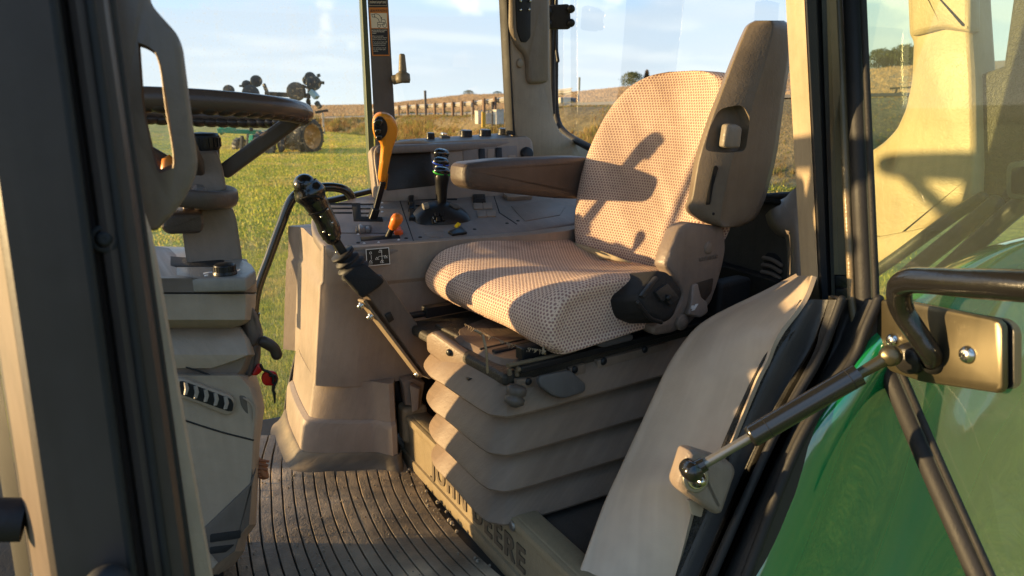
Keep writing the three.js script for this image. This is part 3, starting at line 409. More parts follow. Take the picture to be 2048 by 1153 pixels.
part(top, 'lever_gate', [flat(rect(657, 406, 704, 409), 0.001), flat(rect(659, 415, 704, 418), 0.001), flat(rect(660, 424, 704, 427), 0.001), flat(rect(719, 407, 752, 409.5), 0.001), flat(rect(720, 416, 752, 418.5), 0.001), flat(rect(720, 425, 752, 427.5), 0.001), flat([[703, 406], [720, 406], [722, 433], [764, 434], [766, 443], [707, 442]], 0.0012)], new THREE.MeshStandardMaterial({ color: C(0.004, 0.004, 0.004), roughness: 1 }));
each(top, 'slot', [flat([[720, 474], [798, 470], [801, 476], [722, 482]], 0.001), flat(rect(831, 397, 914, 400), 0.001), flat(rect(831, 410, 872, 412.5), 0.001), flat([[1061, 426], [1098, 419], [1101, 424], [1064, 431]], 0.0015)], new THREE.MeshStandardMaterial({ color: C(0.006, 0.006, 0.006), roughness: 1 }));
each(top, 'panel_screw', [[783, 396.5], [806, 393.5], [905, 383.5], [812, 477], [840, 475], [1014, 447], [1036, 442], [949, 459], [716, 486], [641, 462], [974, 390]].map(([u, v]) => turned(onTop(u, v), KN, [[0, 0.0012], [0.0035, 0.0012], [0.0045, 0.0004], [0.0045, -0.002]], 12)), M.blackMatt);
each(con, 'rocker_switch', [flat(rect(816, 386, 827, 402, 1), 0.012, 0.012, { bevel: 0.003 }), flat(rect(817, 403, 828, 416, 1), 0.011, 0.012, { bevel: 0.003 }), flat(rect(818, 418, 829, 434, 1), 0.010, 0.012, { bevel: 0.003 })], M.black);
each(top, 'panel_mark', [[728, 486], [757, 484], [797, 479], [736, 431], [764, 414], [764, 423], [764, 405], [1068, 433], [1094, 427], [846, 407], [716, 468], [770, 488]].map(([u, v]) => flat([[u - 3, v + 1.2], [u, v - 1.4], [u + 3, v + 0.6], [u + 0.5, v + 1.6]], 0.0008, 0.002, { bevel: 0.0002 })), M.white);
part(con, 'rocker_switch', [flat(rect(947, 387, 972, 403, -2), 0.006, 0.008, { bevel: 0.002, round: 0.003 }), flat(rect(951, 390, 969, 399, -1), 0.009, 0.008, { bevel: 0.002 })], M.black);
for (const [u, v] of [[957, 411.5], [976, 411], [964.5, 427], [983, 426]]) part(con, 'push_button', flat(rect(u - 9.5, v - 6, u + 9, v + 6, -1), 0.003, 0.005, { bevel: 0.0012, round: 0.003 }), M.console);
each(con, 'cover_plate', [flat([[1022, 412], [1100, 398], [1130, 414], [1120, 430], [1050, 442]], 0.0016, 0.003), flat([[848, 466], [888, 461], [886, 472], [862, 475]], 0.0012, 0.003)], M.consoleTop);
part(con, 'cup_recess', flat([[1005, 384], [1060, 382], [1066, 391], [1016, 394]], 0.012, 0.014, { bevel: 0.004, round: 0.008 }), M.console);
{ const s = part(con, 'toggle_switch', flat(rect(711, 450, 742, 461, 1), 0.005, 0.008, { bevel: 0.002, round: 0.003 }), M.grey); part(s, 'toggle', [flat([[717, 449], [722, 447], [730, 456], [718, 458]], 0.012, 0.012, { bevel: 0.002 }), flat(rect(731, 452, 739, 459), 0.008, 0.008, { bevel: 0.002 })], plastic(0.2, 0.19, 0.18, 0.4)); }
part(con, 'orange_switch', [flat([[789, 461], [793, 453], [802, 452], [803, 461]], 0.012, 0.014, { bevel: 0.003, round: 0.003 }), flat(rect(788, 459, 806, 465), 0.005, 0.006, { bevel: 0.002, round: 0.003 })], M.redOrange, 'small red orange switch behind the knob lever');
{ // short lever with an orange knob
  const b = onTop(776, 474), t = uZ(787, 449, b.z + 0.02), k = uZ(792, 443, b.z + 0.025), d = t.clone().sub(b).normalize();
  const l = part(con, 'throttle_lever', [cyl(b.clone().addScaledVector(d, -0.01), t, 0.0075, 0.0055)], M.black);
  part(l, 'orange_knob', turned(t.clone().addScaledVector(d, -0.012), d.clone().add(V(0.25, 0.25, 0)), [[0, 0], [0.0085, 0], [0.0095, 0.006], [0.013, 0.022], [0.0125, 0.031], [0.008, 0.037], [0, 0.039]]), M.orange2, 'orange knob');
}
{ // tall loader lever
  const b = onTop(745, 438), dn = V(-0.12, -0.30, 0.95).normalize(), f = (u, v, o = 0) => uP(u, v, b.clone().addScaledVector(dn, o), dn);
  const l = part(con, 'loader_lever', [bar(f(744, 445, -0.006), f(766, 362, -0.006), 0.013, 0.017, dn.clone().negate()), bar(f(743, 440, -0.006), f(752, 415, -0.006), 0.018, 0.024, dn.clone().negate(), 0.004)], M.black);
  part(l, 'orange_handle', plate([[757, 366], [762, 320], [764, 297], [760, 287], [751, 280], [746, 262], [747, 242], [755, 231], [770, 229], [787, 236], [797, 254], [796, 276], [787, 298], [781, 325], [776, 350], [772, 368]].map(([u, v]) => f(u, v, 0.008)), dn, 0.03, { bevel: 0.011, bs: 5, round: 0.01 }), M.orange, 'orange loader grip');
  each(l, 'grip_collar', [bar(f(759, 360, -0.007), f(775, 361, -0.007), 0.033, 0.003, dn.clone().negate(), 0.001), bar(f(758, 365, -0.007), f(774, 366, -0.007), 0.033, 0.003, dn.clone().negate(), 0.001)], M.orange);
  part(l, 'button_panel', plate([[747, 244], [754, 234], [764, 234], [774, 245], [776, 262], [770, 275], [759, 282], [752, 278], [748, 264]].map(([u, v]) => f(u, v, 0.0115)), dn, 0.008, { bevel: 0.003, round: 0.008 }), M.black);
  for (const [u, v, s] of [[756.5, 245, 0.0095], [756, 262.5, 0.007], [758, 275, 0.007]]) part(l, 'thumb_button', turned(f(u, v, 0.011), dn, [[0, 0.005], [s * 0.6, 0.0055], [s * 0.95, 0.004], [s, 0]]), M.blackGloss);
}
// three gear levers, one behind the other
[[884, 404, 884, 343, -1.62, 0, C(0.05, 0.5, 0.04)], [880, 400, 882, 324, -1.675, 1, C(0.03, 0.09, 0.6)], [882, 396, 883, 307, -1.73, 2, C(0.05, 0.05, 0.05)]].forEach(([bu, bv, tu, tv, z, i, col]) => {
  const b = uZ(bu, bv + 8, z), t = uZ(tu, tv, z + 0.02), d = t.clone().sub(b).normalize(), L = t.distanceTo(b);
  const l = part(con, 'gear_lever', [turned(b, d, [[0, 0], [0.010, 0], [0.0115, L * 0.25], [0.0125, L * 0.5], [0.017, L * 0.78], [0.0165, L * 0.92], [0.012, L]])], M.black);
  const hd = V(-0.1, 1, 0.35).normalize(), head = (r, a, k) => { const g = turned(V(0, 0, 0), V(0, 1, 0), k); g.scale(1.25, 1, 0.85); g.rotateX(0.3); g.rotateZ(-0.18); return g.translate(t.x, t.y, t.z); };
  part(l, 'lever_head', head(0, 0, [[0, 0.011], [0.009, 0.0105], [0.014, 0.007], [0.0165, 0.001], [0.0155, -0.005], [0.011, -0.016]]), M.blackGloss);
  if (i < 2) part(l, 'colour_ring', head(0, 0, [[0.0155, -0.0062], [0.0172, -0.005], [0.0176, -0.0035], [0.0168, -0.002]]), new THREE.MeshStandardMaterial({ color: col, roughness: 0.4 }), i ? 'blue ring' : 'green ring');
});
{ // black armrest pod
  const o = onTop(892, 446), W = [[-0.072, 0.004], [-0.066, 0.020], [-0.045, 0.038], [-0.015, 0.047], [0.015, 0.046], [0.045, 0.033], [0.064, 0.02], [0.072, 0.004]], rows = W.map(([x, h], i) => { const w = [0.012, 0.027, 0.036, 0.040, 0.039, 0.034, 0.026, 0.010][i]; return [[-w, 0], [-w * 0.96, h * 0.55], [-w * 0.6, h * 0.95], [0, h], [w * 0.6, h * 0.85], [w * 1.02, h * 0.35], [w * 1.1, 0]].map(([z, y]) => V(o.x + x, o.y + y - z * 0.2 - 0.002, o.z + z - 0.03)); });
  const p = part(con, 'control_pod', loft(rows, { nu: 4, nv: 4, thick: 0.003 }), M.black);
  part(p, 'pod_lip', loft([0, 1].map((k) => rows.map((r) => r[6].clone().add(V(0, -0.004 * k, 0.003 * k)))), { thick: 0.002 }), M.black);
  const q = (u, v, dz) => uZ(u, v, o.z + dz), pn = V(0.05, 0.55, 0.83).normalize();
  each(p, 'pod_button', [[874, 428], [883, 427], [877, 437], [887, 436]].map(([u, v]) => plate([[u - 4, v - 4], [u + 4, v - 4.5], [u + 4.5, v + 4], [u - 3.5, v + 4.5]].map(([a, b]) => uP(a, b, q(880, 432, 0.016), pn)), pn, 0.008, { bevel: 0.0015, round: 0.002 })), M.black);
  part(p, 'thumb_wheel', [cyl(q(846, 414, -0.022), q(856, 412, -0.022), 0.0085, 0.0085, 24)], plastic(0.22, 0.2, 0.17, 0.5));
  part(p, 'pod_switch', [plate([[899, 408], [904, 404], [917, 408], [918, 419], [908, 420]].map(([u, v]) => q(u, v, -0.012)), pn, 0.016, { bevel: 0.003 })], plastic(0.12, 0.12, 0.12, 0.35));
  const yt = part(con, 'yellow_tab', [plate([[908, 452], [915, 442], [922, 449], [914, 460]].map(([u, v]) => uZ(u, v, o.z + 0.035)), V(-0.3, 0.6, 0.7), 0.006, { bevel: 0.0015, round: 0.002 })], M.yellow, 'yellow tab on the console edge');
  part(yt, 'tab_base', flat([[896, 462], [922, 452], [934, 464], [905, 468]], 0.006, 0.008, { bevel: 0.002 }), M.black);
  const sym = canvasTex(128, 128, (x) => { x.fillStyle = '#0c0c0c'; x.fillRect(0, 0, 128, 128); x.fillStyle = '#d9d6cf'; x.font = 'bold 48px sans-serif'; x.fillText('5', 20, 50); x.fillText('2', 40, 112); x.fillText('N', 80, 112); });
  sheet(uP(862, 433, q(868, 440, 0.012), pn), uP(874, 432, q(868, 440, 0.012), pn), uP(877, 446, q(868, 440, 0.012), pn), uP(865, 448, q(868, 440, 0.012), pn), new THREE.MeshStandardMaterial({ map: sym, roughness: 0.4 }), p, 'pod_marking');
}
{ // decal on the near face
  const t = canvasTex(256, 192, (x, w, h) => { x.fillStyle = '#e4e0d8'; x.fillRect(0, 0, w, h); x.fillStyle = '#141312'; x.fillRect(7, 7, w - 14, h - 14); x.strokeStyle = x.fillStyle = '#e8e4dc'; x.lineWidth = 5; x.beginPath(); x.arc(50, 45, 12, 0, 7); x.stroke(); x.fillRect(20, 168, 45, 4);
    for (const [a, b] of [[28, 150], [100, 120], [140, 40], [196, 110], [150, 160]]) { x.beginPath(); x.moveTo(a, b); x.lineTo(a + 16, b - 22); x.lineTo(a + 24, b - 4); x.lineTo(a + 36, b - 18); x.stroke(); x.fillRect(a - 2, b + 4, 42, 4); }
    x.beginPath(); x.moveTo(55, 120); x.lineTo(55, 70); x.moveTo(172, 20); x.lineTo(172, 172); x.moveTo(134, 92); x.lineTo(212, 92); x.stroke(); });
  sheet(uZ(731, 499, -1.453), uZ(777.5, 495, -1.453), uZ(780, 528.5, -1.453), uZ(733, 533, -1.453), new THREE.MeshStandardMaterial({ map: t, roughness: 0.45 }), con, 'joystick_decal', 'black decal with white lever symbols');
}
// raised rear panel with dark recess, switches and knobs
const pN = V(0, 0.33, 0.944).normalize(), pP = uZ(760, 386, -1.765), onP = (u, v, h = 0) => uP(u, v, pP.clone().addScaledVector(pN, h), pN);
const bp = part(con, 'rear_panel', plate([[741, 294], [757, 288], [1058, 272], [1066, 282], [1072, 330], [1085, 405], [756, 405], [750, 380]].map(([u, v]) => onP(u, v)), pN, 0.045, { bevel: 0.008, bs: 4, round: 0.014 }), M.console);
part(bp, 'screen_recess', [plate([[764, 303], [860, 299], [872, 371], [771, 382]].map(([u, v]) => onP(u, v, 0.0012)), pN, 0.004, { bevel: 0.001, round: 0.008 })], plastic(0.035, 0.028, 0.022, 0.4));
part(bp, 'recess_frame', [tube([[760, 388], [752, 300], [762, 294], [868, 292], [884, 374]].map(([u, v]) => onP(u, v, 0.002)), 0.004, { seg: 60, rad: 8 })], M.tan);
part(bp, 'switch_plate', plate([[926, 297], [1034, 291], [1036, 322], [928, 332]].map(([u, v]) => onP(u, v, 0.003)), pN, 0.006, { bevel: 0.001, round: 0.004 }), M.consoleTop);
for (const [u, v] of [[965, 309], [999, 307]]) { const s = part(bp, 'rocker_switch', plate(rect(u - 6, v - 12, u + 6, v + 12, -1).map(([a, b]) => onP(a, b, 0.008)), pN, 0.008, { bevel: 0.002, round: 0.002 }), M.black); }
each(bp, 'blank_switch', [plate(rect(975, 298, 989, 322).map(([a, b]) => onP(a, b, 0.005)), pN, 0.008, { bevel: 0.002, round: 0.002 }), plate(rect(1017, 310, 1032, 324).map(([a, b]) => onP(a, b, 0.005)), pN, 0.008, { bevel: 0.002, round: 0.002 })], M.console);
part(bp, 'power_socket', turned(onP(1053, 308), pN, [[0, 0.012], [0.014, 0.012], [0.018, 0.008], [0.019, 0]]), M.black);
const TP = onP(800, 289), tN = V(0, 1, 0.12).normalize(), onT = (u, v, h = 0) => uP(u, v, TP.clone().addScaledVector(tN, h), tN);
const pt = part(con, 'panel_shelf', plate([[752, 293], [800, 279], [1030, 264], [1046, 264], [1060, 278], [1040, 282], [800, 292]].map(([u, v]) => onT(u, v, 0.002)), tN, 0.02, { bevel: 0.005, bs: 3, round: 0.006 }), M.consoleTop);
part(pt, 'oval_cover', (() => { const g = new THREE.CylinderGeometry(0.019, 0.02, 0.004, 32).scale(1, 1, 0.7), c = onT(834, 281, 0.003); return at(g, c.x, c.y, c.z, 0.12); })(), M.console);
const knob = (u, v, r, h, parent, nm = 'dial_knob') => { const o = onT(u, v), g = turned(o, tN, [[0, h], [r * 0.82, h], [r * 0.92, h * 0.93], [r, h * 0.35], [r * 1.08, h * 0.25], [r * 1.08, -0.002]], 30), rib = []; for (let i = 0; i < 18; i++) { const a = i / 18 * 2 * Math.PI, c = V(Math.cos(a) * r, h * 0.6, Math.sin(a) * r); rib.push(at(new THREE.BoxGeometry(0.0016, h * 0.6, 0.0025), o.x + c.x, o.y + c.y, o.z + c.z, 0, -a, 0)); } return part(parent, nm, [g, ...rib], M.black); };
for (const [u, v] of [[932, 274], [970, 272.5], [1007, 270]]) { const k = knob(u, v, 0.0165, 0.019, con); const o = onT(u, v); part(k, 'pointer_mark', bar(V(o.x + 0.003, o.y + 0.0195, o.z + 0.002), V(o.x + 0.010, o.y + 0.0195, o.z - 0.011), 0.003, 0.001, V(0, 1, 0), 0.0003), M.white); }
knob(861, 279, 0.0105, 0.018, con);
{ const s = part(con, 'paddle_switch', (() => { const c = onT(889, 277); return box(c.x, c.y + 0.003, c.z, 0.026, 0.008, 0.022, 0.002); })(), M.grey); const c = onT(888, 276); part(s, 'switch_key', at(rbox(0.014, 0.007, 0.016, 0.002), c.x, c.y + 0.010, c.z, 0, 0, -0.2), M.silver); }
each(con, 'cable', [[748, 740, 800, 800], [760, 725, 810, 780], [775, 720, 815, 770]].map(([a, b, c, d]) => tube([uZ(a, b, -1.5), uZ((a + c) / 2 + 8, (b + d) / 2 - 12, -1.48), uZ(c, d, -1.5)], 0.008, { seg: 20, rad: 8 })), M.rubber);
part(con, 'dark_bracket', [plate([[806, 764], [826, 758], [850, 766], [842, 815], [812, 812]].map(([u, v]) => uZ(u, v, -1.44)), Zp, 0.04, { bevel: 0.004 }), plate([[818, 770], [842, 775], [838, 818], [824, 826]].map(([u, v]) => uZ(u, v, -1.42)), V(-0.6, 0, 1), 0.02, { bevel: 0.004 })], M.tanDark);
part(con, 'inner_wall', box(0.62, 0.2, -1.6, 0.46, 0.36, 0.05), M.blackMatt);
// ---------------------------------------------------------------- operator seat
const PHI = 10 * Math.PI / 180;
const fabricTex = (() => {   // woven cloth: raised light basket stitches with dark gaps in a brick pattern, tile 0.108 m
  const N = 1024, cols = 9, rows = 12, cell = (x, y) => {
    const ry = y * rows, r = Math.floor(ry), cx = x * cols + (r % 2) * 0.5, fx = cx - Math.floor(cx), fy = ry - r, j = hash2(Math.floor(cx) % cols, r);
    const dx = Math.abs(fx - 0.5) / 0.27, dy = Math.abs(fy - 0.5) / 0.36, d = Math.pow(dx, 3) + Math.pow(dy, 3), hole = 1 - sm(0.55, 1.25, d + 0.25 * (j - 0.5));
    const thread = 0.5 + 0.5 * Math.sin((fy * 3) * 2 * Math.PI), across = 0.5 + 0.5 * Math.sin(x * cols * 6 * 2 * Math.PI);
    return [hole, lerp(across, thread, hole), fbm(x * 90, y * 90, 2, 90)];
  };
  const map = dataTex(N, (x, y) => { const [h, t, n] = cell(x, y), k = 0.86 + 0.2 * t * (1 - h * 0.3) + 0.16 * (n - 0.5); return [lerp(0.875, 0.64, h) * k, lerp(0.765, 0.50, h) * k, lerp(0.685, 0.475, h) * k]; }, true);
  const bump = dataTex(N, (x, y) => { const [h, t, n] = cell(x, y); return G(0.62 * (1 - h) + 0.25 * t + 0.13 * n); });
  return { map, bump };
})();
const worn = (g) => { const q = g.attributes.position, c = []; for (let i = 0; i < q.count; i++) { const x = q.getX(i) * 9, y = q.getY(i) * 9, z = q.getZ(i) * 9, n = 0.5 * fbm(x + z * 0.7 + 3, y + z, 4) + 0.5 * fbm(x * 3.1 + 8, z * 3.1 + y * 2.7, 3), k = 1.06 - 0.34 * sm(0.42, 0.72, n); c.push(k, k * 0.99, k * 0.965); } g.setAttribute('color', new THREE.Float32BufferAttribute(c, 3)); g.userData.keepColor = true; return g; };
const fab = new THREE.MeshPhysicalMaterial({ vertexColors: true, map: rep(fabricTex.map, 1 / 0.068), bumpMap: rep(fabricTex.bump, 1 / 0.068), bumpScale: 0.0016, roughness: 0.95, sheen: 0.35, sheenRoughness: 0.5, sheenColor: C(0.45, 0.38, 0.3), specularIntensity: 0.2 });
const noUV = (g) => { g.userData.keepUV = false; return g; };
const seat = thing('operator_seat', 'worn tan woven cloth driver seat with flip up armrest on grey brown bellows base', 'tractor seat', [0.695, 0, -1.25]);
seat.rotation.y = PHI; seat.updateMatrixWorld(true);
const sN = V(Math.sin(PHI), 0, Math.cos(PHI)), sF = V(-Math.cos(PHI), 0, Math.sin(PHI)), sL = (x, y, z) => seat.localToWorld(V(x, y, z)), onS = (u, v, z) => uP(u, v, sL(0, 0.5, z), sN);
{
  // cushion: closed section front -> top -> back -> under, for a run of lateral stations
  const sec = [[-0.15, 0.396], [-0.183, 0.402], [-0.206, 0.424], [-0.206, 0.456], [-0.170, 0.487], [-0.09, 0.501], [0.0, 0.495], [0.10, 0.487], [0.17, 0.482], [0.195, 0.45], [0.185, 0.41], [0.06, 0.398]], cx = -0.01, cy = 0.435;
  const st = [[-0.226, 0.25], [-0.236, 0.62], [-0.226, 0.86], [-0.20, 0.965], [-0.15, 1.0], [-0.06, 1.0], [0.06, 1.0], [0.14, 1.0], [0.18, 0.985], [0.204, 0.93], [0.217, 0.76], [0.213, 0.3]];
  const rows = st.map(([z, k]) => sec.map(([x, y], i) => { const side = sm(0.10, 0.2, Math.abs(z)), topv = i >= 4 && i <= 8; const kk = lerp(k, 1, 0.35); return V(cx + (x - cx) * Math.min(1, lerp(k, 1, 0.72)), cy + (y - cy) * (0.2 + 0.8 * k) + (topv ? 0.012 * side - 0.006 * (1 - side) : 0) - (i < 3 ? 0.012 * sm(0.05, 0.2, z) : 0), z); }));
  part(seat, 'cushion', noUV(worn(loft(rows, { closed: true, caps: true, nu: 6, nv: 6 }))), fab, null, true);
  seat.updateMatrixWorld(true); { const cu = seat.children.find((o) => o.name === 'cushion'), r0 = new THREE.Raycaster(), hc = (u, v) => { r0.set(EYE, ray(u, v).normalize()); const h = r0.intersectObject(cu, false)[0]; return h ? h.point : null; }; const seam = [[1072, 618], [1080, 636], [1085, 654], [1088, 672], [1088, 688]].map(([u, v]) => hc(u, v)).filter(Boolean); part(seat, 'corner_seam', [tube(seam, 0.0022, { seg: 24, rad: 8 }), ...seam.slice(1).map((q, i) => cyl(q.clone().add(V(-0.006, 0.001, 0.001)), q.clone().add(V(0.007, 0.002, 0.001)), 0.0018, 0.0014, 6))], plastic(0.40, 0.29, 0.22, 0.95, 0.001)); }
  // backrest
  const T = [[0.425, 0.08, 0.02], [0.44, 0.16, 0.03], [0.47, 0.19, 0.035], [0.53, 0.212, 0.04], [0.60, 0.226, 0.06], [0.67, 0.230, 0.085], [0.73, 0.222, 0.098], [0.785, 0.206, 0.090], [0.83, 0.182, 0.08], [0.858, 0.148, 0.064], [0.872, 0.10, 0.04], [0.876, 0.045, 0.02]];
  const back = T.map(([y, w, d]) => { const t = y - 0.43, x0 = 0.175 + 0.02 * t + 0.55 * Math.pow(Math.max(0, t - 0.02), 1.65), b = Math.min(1, w / 0.2); return [[x0 + 0.040 * b, -w], [x0 + 0.008, -w * 0.93], [x0 - 0.012 * b, -w * 0.78], [x0 + 0.004, -w * 0.48], [x0 + 0.014 * b, 0], [x0 + 0.004, w * 0.48], [x0 - 0.012 * b, w * 0.78], [x0 + 0.008, w * 0.93], [x0 + 0.040 * b, w], [x0 + d * 0.85, w * 0.96], [x0 + d, w * 0.6], [x0 + d, -w * 0.6], [x0 + d * 0.85, -w * 0.96]].map(([x, z]) => V(x, y - Math.max(0, y - 0.8) * 0.25 * Math.pow(z / 0.236, 2), z)); });
  part(seat, 'backrest', noUV(worn(loft(back, { closed: true, caps: true, nu: 5, nv: 6, flip: true }))), fab, null, true);
  part(seat, 'torn_lining', [tube([[1142, 487], [1165, 495], [1195, 506], [1225, 516], [1262, 525]].map(([u, v], i) => uY(u, v, 0.486 + 0.002 * (i % 2))), [0.002, 0.006, 0.008, 0.007, 0.002], { seg: 40, rad: 10, squash: 0.5 }), tube([[1180, 502], [1205, 513], [1238, 518]].map(([u, v], i) => uY(u, v, 0.488)), [0.002, 0.006, 0.002], { seg: 30, rad: 8, squash: 0.4 })], plastic(0.36, 0.28, 0.18, 0.9));
  const rg = rng(5);
  each(seat, 'loose_thread', [[966, 672, 972, 700, 975, 745], [962, 668, 956, 664, 950, 662], [1088, 690, 1087, 702, 1090, 708]].map(([a, b, c, d, e, f]) => tube([onS(a, b, 0.19), onS(c, d, 0.2), onS(e, f, 0.19)], 0.0022, { seg: 14, rad: 6 })), plastic(0.34, 0.25, 0.15, 1, 0.002));
  part(seat, 'frayed_edge', Array.from({ length: 60 }, (_, i) => { const t = i / 59, u = lerp(930, 1092, t), v = lerp(648, 702, t) - Math.sin(t * Math.PI) * -9, p = onS(u, v, lerp(0.02, 0.22, t)), q = p.clone().add(V((rg() - 0.5) * 0.014, -0.003 - 0.005 * rg(), (rg() - 0.5) * 0.012)); return cyl(p, q, 0.0009, 0.0004, 5); }), plastic(0.36, 0.27, 0.17, 1));
  // far armrest, folded down
  part(seat, 'armrest', plate([[930, 345], [932, 334], [940, 327], [1000, 320], [1130, 314], [1180, 314], [1180, 400], [1117, 398], [1000, 386], [945, 380], [931, 370]].map(([u, v]) => onS(u, v, -0.205)), sN, 0.075, { bevel: 0.016, bs: 6, round: 0.012 }), plastic(0.10, 0.075, 0.06, 0.55));
  // near armrest, folded up: two facets meeting at a crease
  const aP = sL(0.235, 0.6, 0.285), aN = V(-0.22, 0, 0.975).normalize(), A = (u, v, o) => uP(u, v, aP.clone().addScaledVector(aN, o), aN);
  const R = [[41, 1512, 1544, 1566], [50, 1498, 1547, 1577], [66, 1489, 1546, 1583], [120, 1467, 1533, 1576], [176, 1446, 1516, 1567], [205, 1435, 1507, 1562], [240, 1422, 1497, 1557], [317, 1398, 1466, 1545], [391, 1385, 1450, 1526], [419, 1378, 1444, 1515], [440, 1400, 1442, 1503], [455, 1440, 1450, 1478]];
  const ar = R.map(([v, a, b, c], i) => { const k = i === 0 || i === 11 ? 0.5 : 1; return [A(a + 3, v, -0.075 * k), A(a, v, -0.026), A(a + 4, v, -0.018), A(lerp(a, b, 0.5), v, -0.007), A(b - 4, v, -0.0005), A(b, v, 0), A(b + 4, v, -0.003), A(lerp(b, c, 0.6), v, -0.018), A(c - 3, v, -0.032), A(c, v, -0.042), A(c - 3, v, -0.085 * k)]; });
  const solid = loft(ar, { closed: true, caps: true, nu: 2, nv: 4, flip: true }), cut = plate([[1470, 214], [1509, 206], [1524, 240], [1519, 302], [1478, 306], [1438, 302], [1450, 256]].map(([u, v]) => A(u, v, 0.03)), V(-0.12, 0.06, 0.99), 0.056, { bevel: 0.004, round: 0.012 });
  let armGeo; { const g1 = mergeVertices(clean(solid.clone()), 1e-5), g2 = boxUV(cut); clean(g2); const A1 = new Brush(g1.index ? g1.toNonIndexed() : g1), B1 = new Brush(g2); A1.updateMatrixWorld(); B1.updateMatrixWorld(); const ev = new Evaluator(); ev.useGroups = false; ev.attributes = ['position', 'normal', 'uv']; armGeo = new THREE.BufferGeometry().copy(ev.evaluate(A1, B1, SUBTRACTION).geometry); if (armGeo.index) armGeo = armGeo.toNonIndexed(); armGeo.clearGroups(); armGeo.userData = {}; }
  const arm = part(seat, 'raised_armrest', armGeo, plastic(0.155, 0.122, 0.088, 0.55));
  part(arm, 'armrest_latch', [plate([[1453, 248], [1474, 248], [1486, 255], [1482, 296], [1467, 298], [1446, 295]].map(([u, v]) => A(u, v, 0.004)), V(-0.25, 0, 0.97), 0.022, { bevel: 0.006, bs: 3, round: 0.006 })], plastic(0.22, 0.19, 0.15, 0.35));
  part(arm, 'guide_slot', plate([[1428, 333], [1433, 331], [1437, 336], [1434, 346], [1427, 372], [1421, 410], [1412, 411], [1416, 384], [1425, 346]].map(([u, v]) => A(u, v, -0.002)), V(-0.5, 0, 0.87), 0.012, { bevel: 0.0008, round: 0.003 }), new THREE.MeshStandardMaterial({ color: C(0.005, 0.005, 0.005), roughness: 1 }));
  each(arm, 'small_hole', [[1494, 260], [1492, 277], [1427, 428]].map(([u, v]) => ball(A(u, v, v < 300 ? -0.0245 : -0.004), 0.0028)), M.blackMatt);
  // side bracket, its text and lever
  const bz = 0.24, S = (q, z = bz) => q.map(([u, v]) => onS(u, v, z));
  const br = part(seat, 'side_bracket', plate(S([[1361, 456], [1385, 446], [1450, 455], [1454, 498], [1448, 530], [1440, 560], [1424, 608], [1396, 634], [1380, 652], [1345, 668], [1310, 673], [1306, 656], [1340, 640], [1368, 596], [1360, 570], [1332, 535], [1338, 512]]), sN, 0.035, { bevel: 0.008, bs: 4, round: 0.01 }), plastic(0.235, 0.18, 0.145, 0.5));
  part(br, 'bracket_button', turned(onS(1417, 496, bz), sN, [[0, 0.004], [0.0085, 0.004], [0.0105, 0.0015], [0.012, 0.0012], [0.0125, -0.002]]), M.tanDark);
  part(br, 'pivot_cap', turned(onS(1361, 644, bz), sN, [[0, 0.011], [0.008, 0.011], [0.009, 0.008], [0.014, 0.008], [0.0155, 0.005], [0.0155, 0]]), plastic(0.22, 0.17, 0.135, 0.5));
  part(br, 'lever_window', plate(S([[1390, 568], [1428, 556], [1424, 585], [1408, 606], [1384, 600]], bz + 0.0012), sN, 0.01, { bevel: 0.001, round: 0.005 }), plastic(0.06, 0.045, 0.036, 0.6));
  const rl = part(br, 'recline_lever', plate(S([[1384, 606], [1392, 570], [1403, 566], [1404, 596], [1413, 604], [1411, 625], [1396, 636], [1374, 630]], bz + 0.012), V(0.1, 0.25, 0.95), 0.014, { bevel: 0.004, bs: 3, round: 0.005 }), plastic(0.25, 0.195, 0.16, 0.5));
  part(rl, 'lever_mark', [[[1384, 612], [1388, 611], [1386, 619], [1382, 618]], [[1392, 609], [1397, 608], [1388, 621], [1383, 622]]].map((q) => plate(S(q, bz + 0.016), V(0.1, 0.25, 0.95), 0.002, { bevel: 0.0003 })), M.white);
  const tg = textGeo('GRAMMER', 0.0075, 0.0012); tg.translate(0, 0, 0).applyMatrix4(basis(onS(1398, 524, bz + 0.0002), V(Math.cos(PHI), 0.02, -Math.sin(PHI)).normalize(), V(0, 1, 0), sN)); part(br, 'embossed_text', tg, plastic(0.17, 0.13, 0.105, 0.5));
  // black adjuster housing
  const hb = part(seat, 'adjuster_box', plate(S([[1280, 594], [1336, 538], [1360, 542], [1380, 578], [1378, 592], [1346, 640], [1322, 648], [1290, 634]], bz + 0.04), V(0.28, 0.25, 0.95), 0.09, { bevel: 0.014, bs: 4, round: 0.012 }), M.blackMatt);
  part(hb, 'box_cover', [plate(S([[1284, 592], [1326, 551], [1330, 556], [1290, 597]], bz + 0.044), V(0.28, 0.25, 0.95), 0.01, { bevel: 0.003, round: 0.003 }), plate(S([[1312, 584], [1342, 566], [1362, 596], [1340, 612], [1330, 600], [1322, 604]], bz + 0.043), V(0.28, 0.25, 0.95), 0.008, { bevel: 0.002, round: 0.003 })], plastic(0.035, 0.034, 0.034, 0.5));
  part(hb, 'box_clip', [ball(onS(1336, 596, bz + 0.045), 0.006), tube(S([[1276, 606], [1300, 636], [1322, 645]], bz + 0.045), 0.004, { seg: 16, rad: 8 })], M.black);
  // seat pan, rails, trim
  const L = (x, y, z, w, h, d, r = 0.004) => at(rbox(w, h, d, r), x, y, z);
  const pan = part(seat, 'seat_pan', [L(-0.015, 0.353, 0.0, 0.52, 0.022, 0.37, 0.008), L(-0.02, 0.366, 0.0, 0.44, 0.010, 0.24, 0.005)], plastic(0.05, 0.042, 0.032, 0.6, 0.0015), null, true);
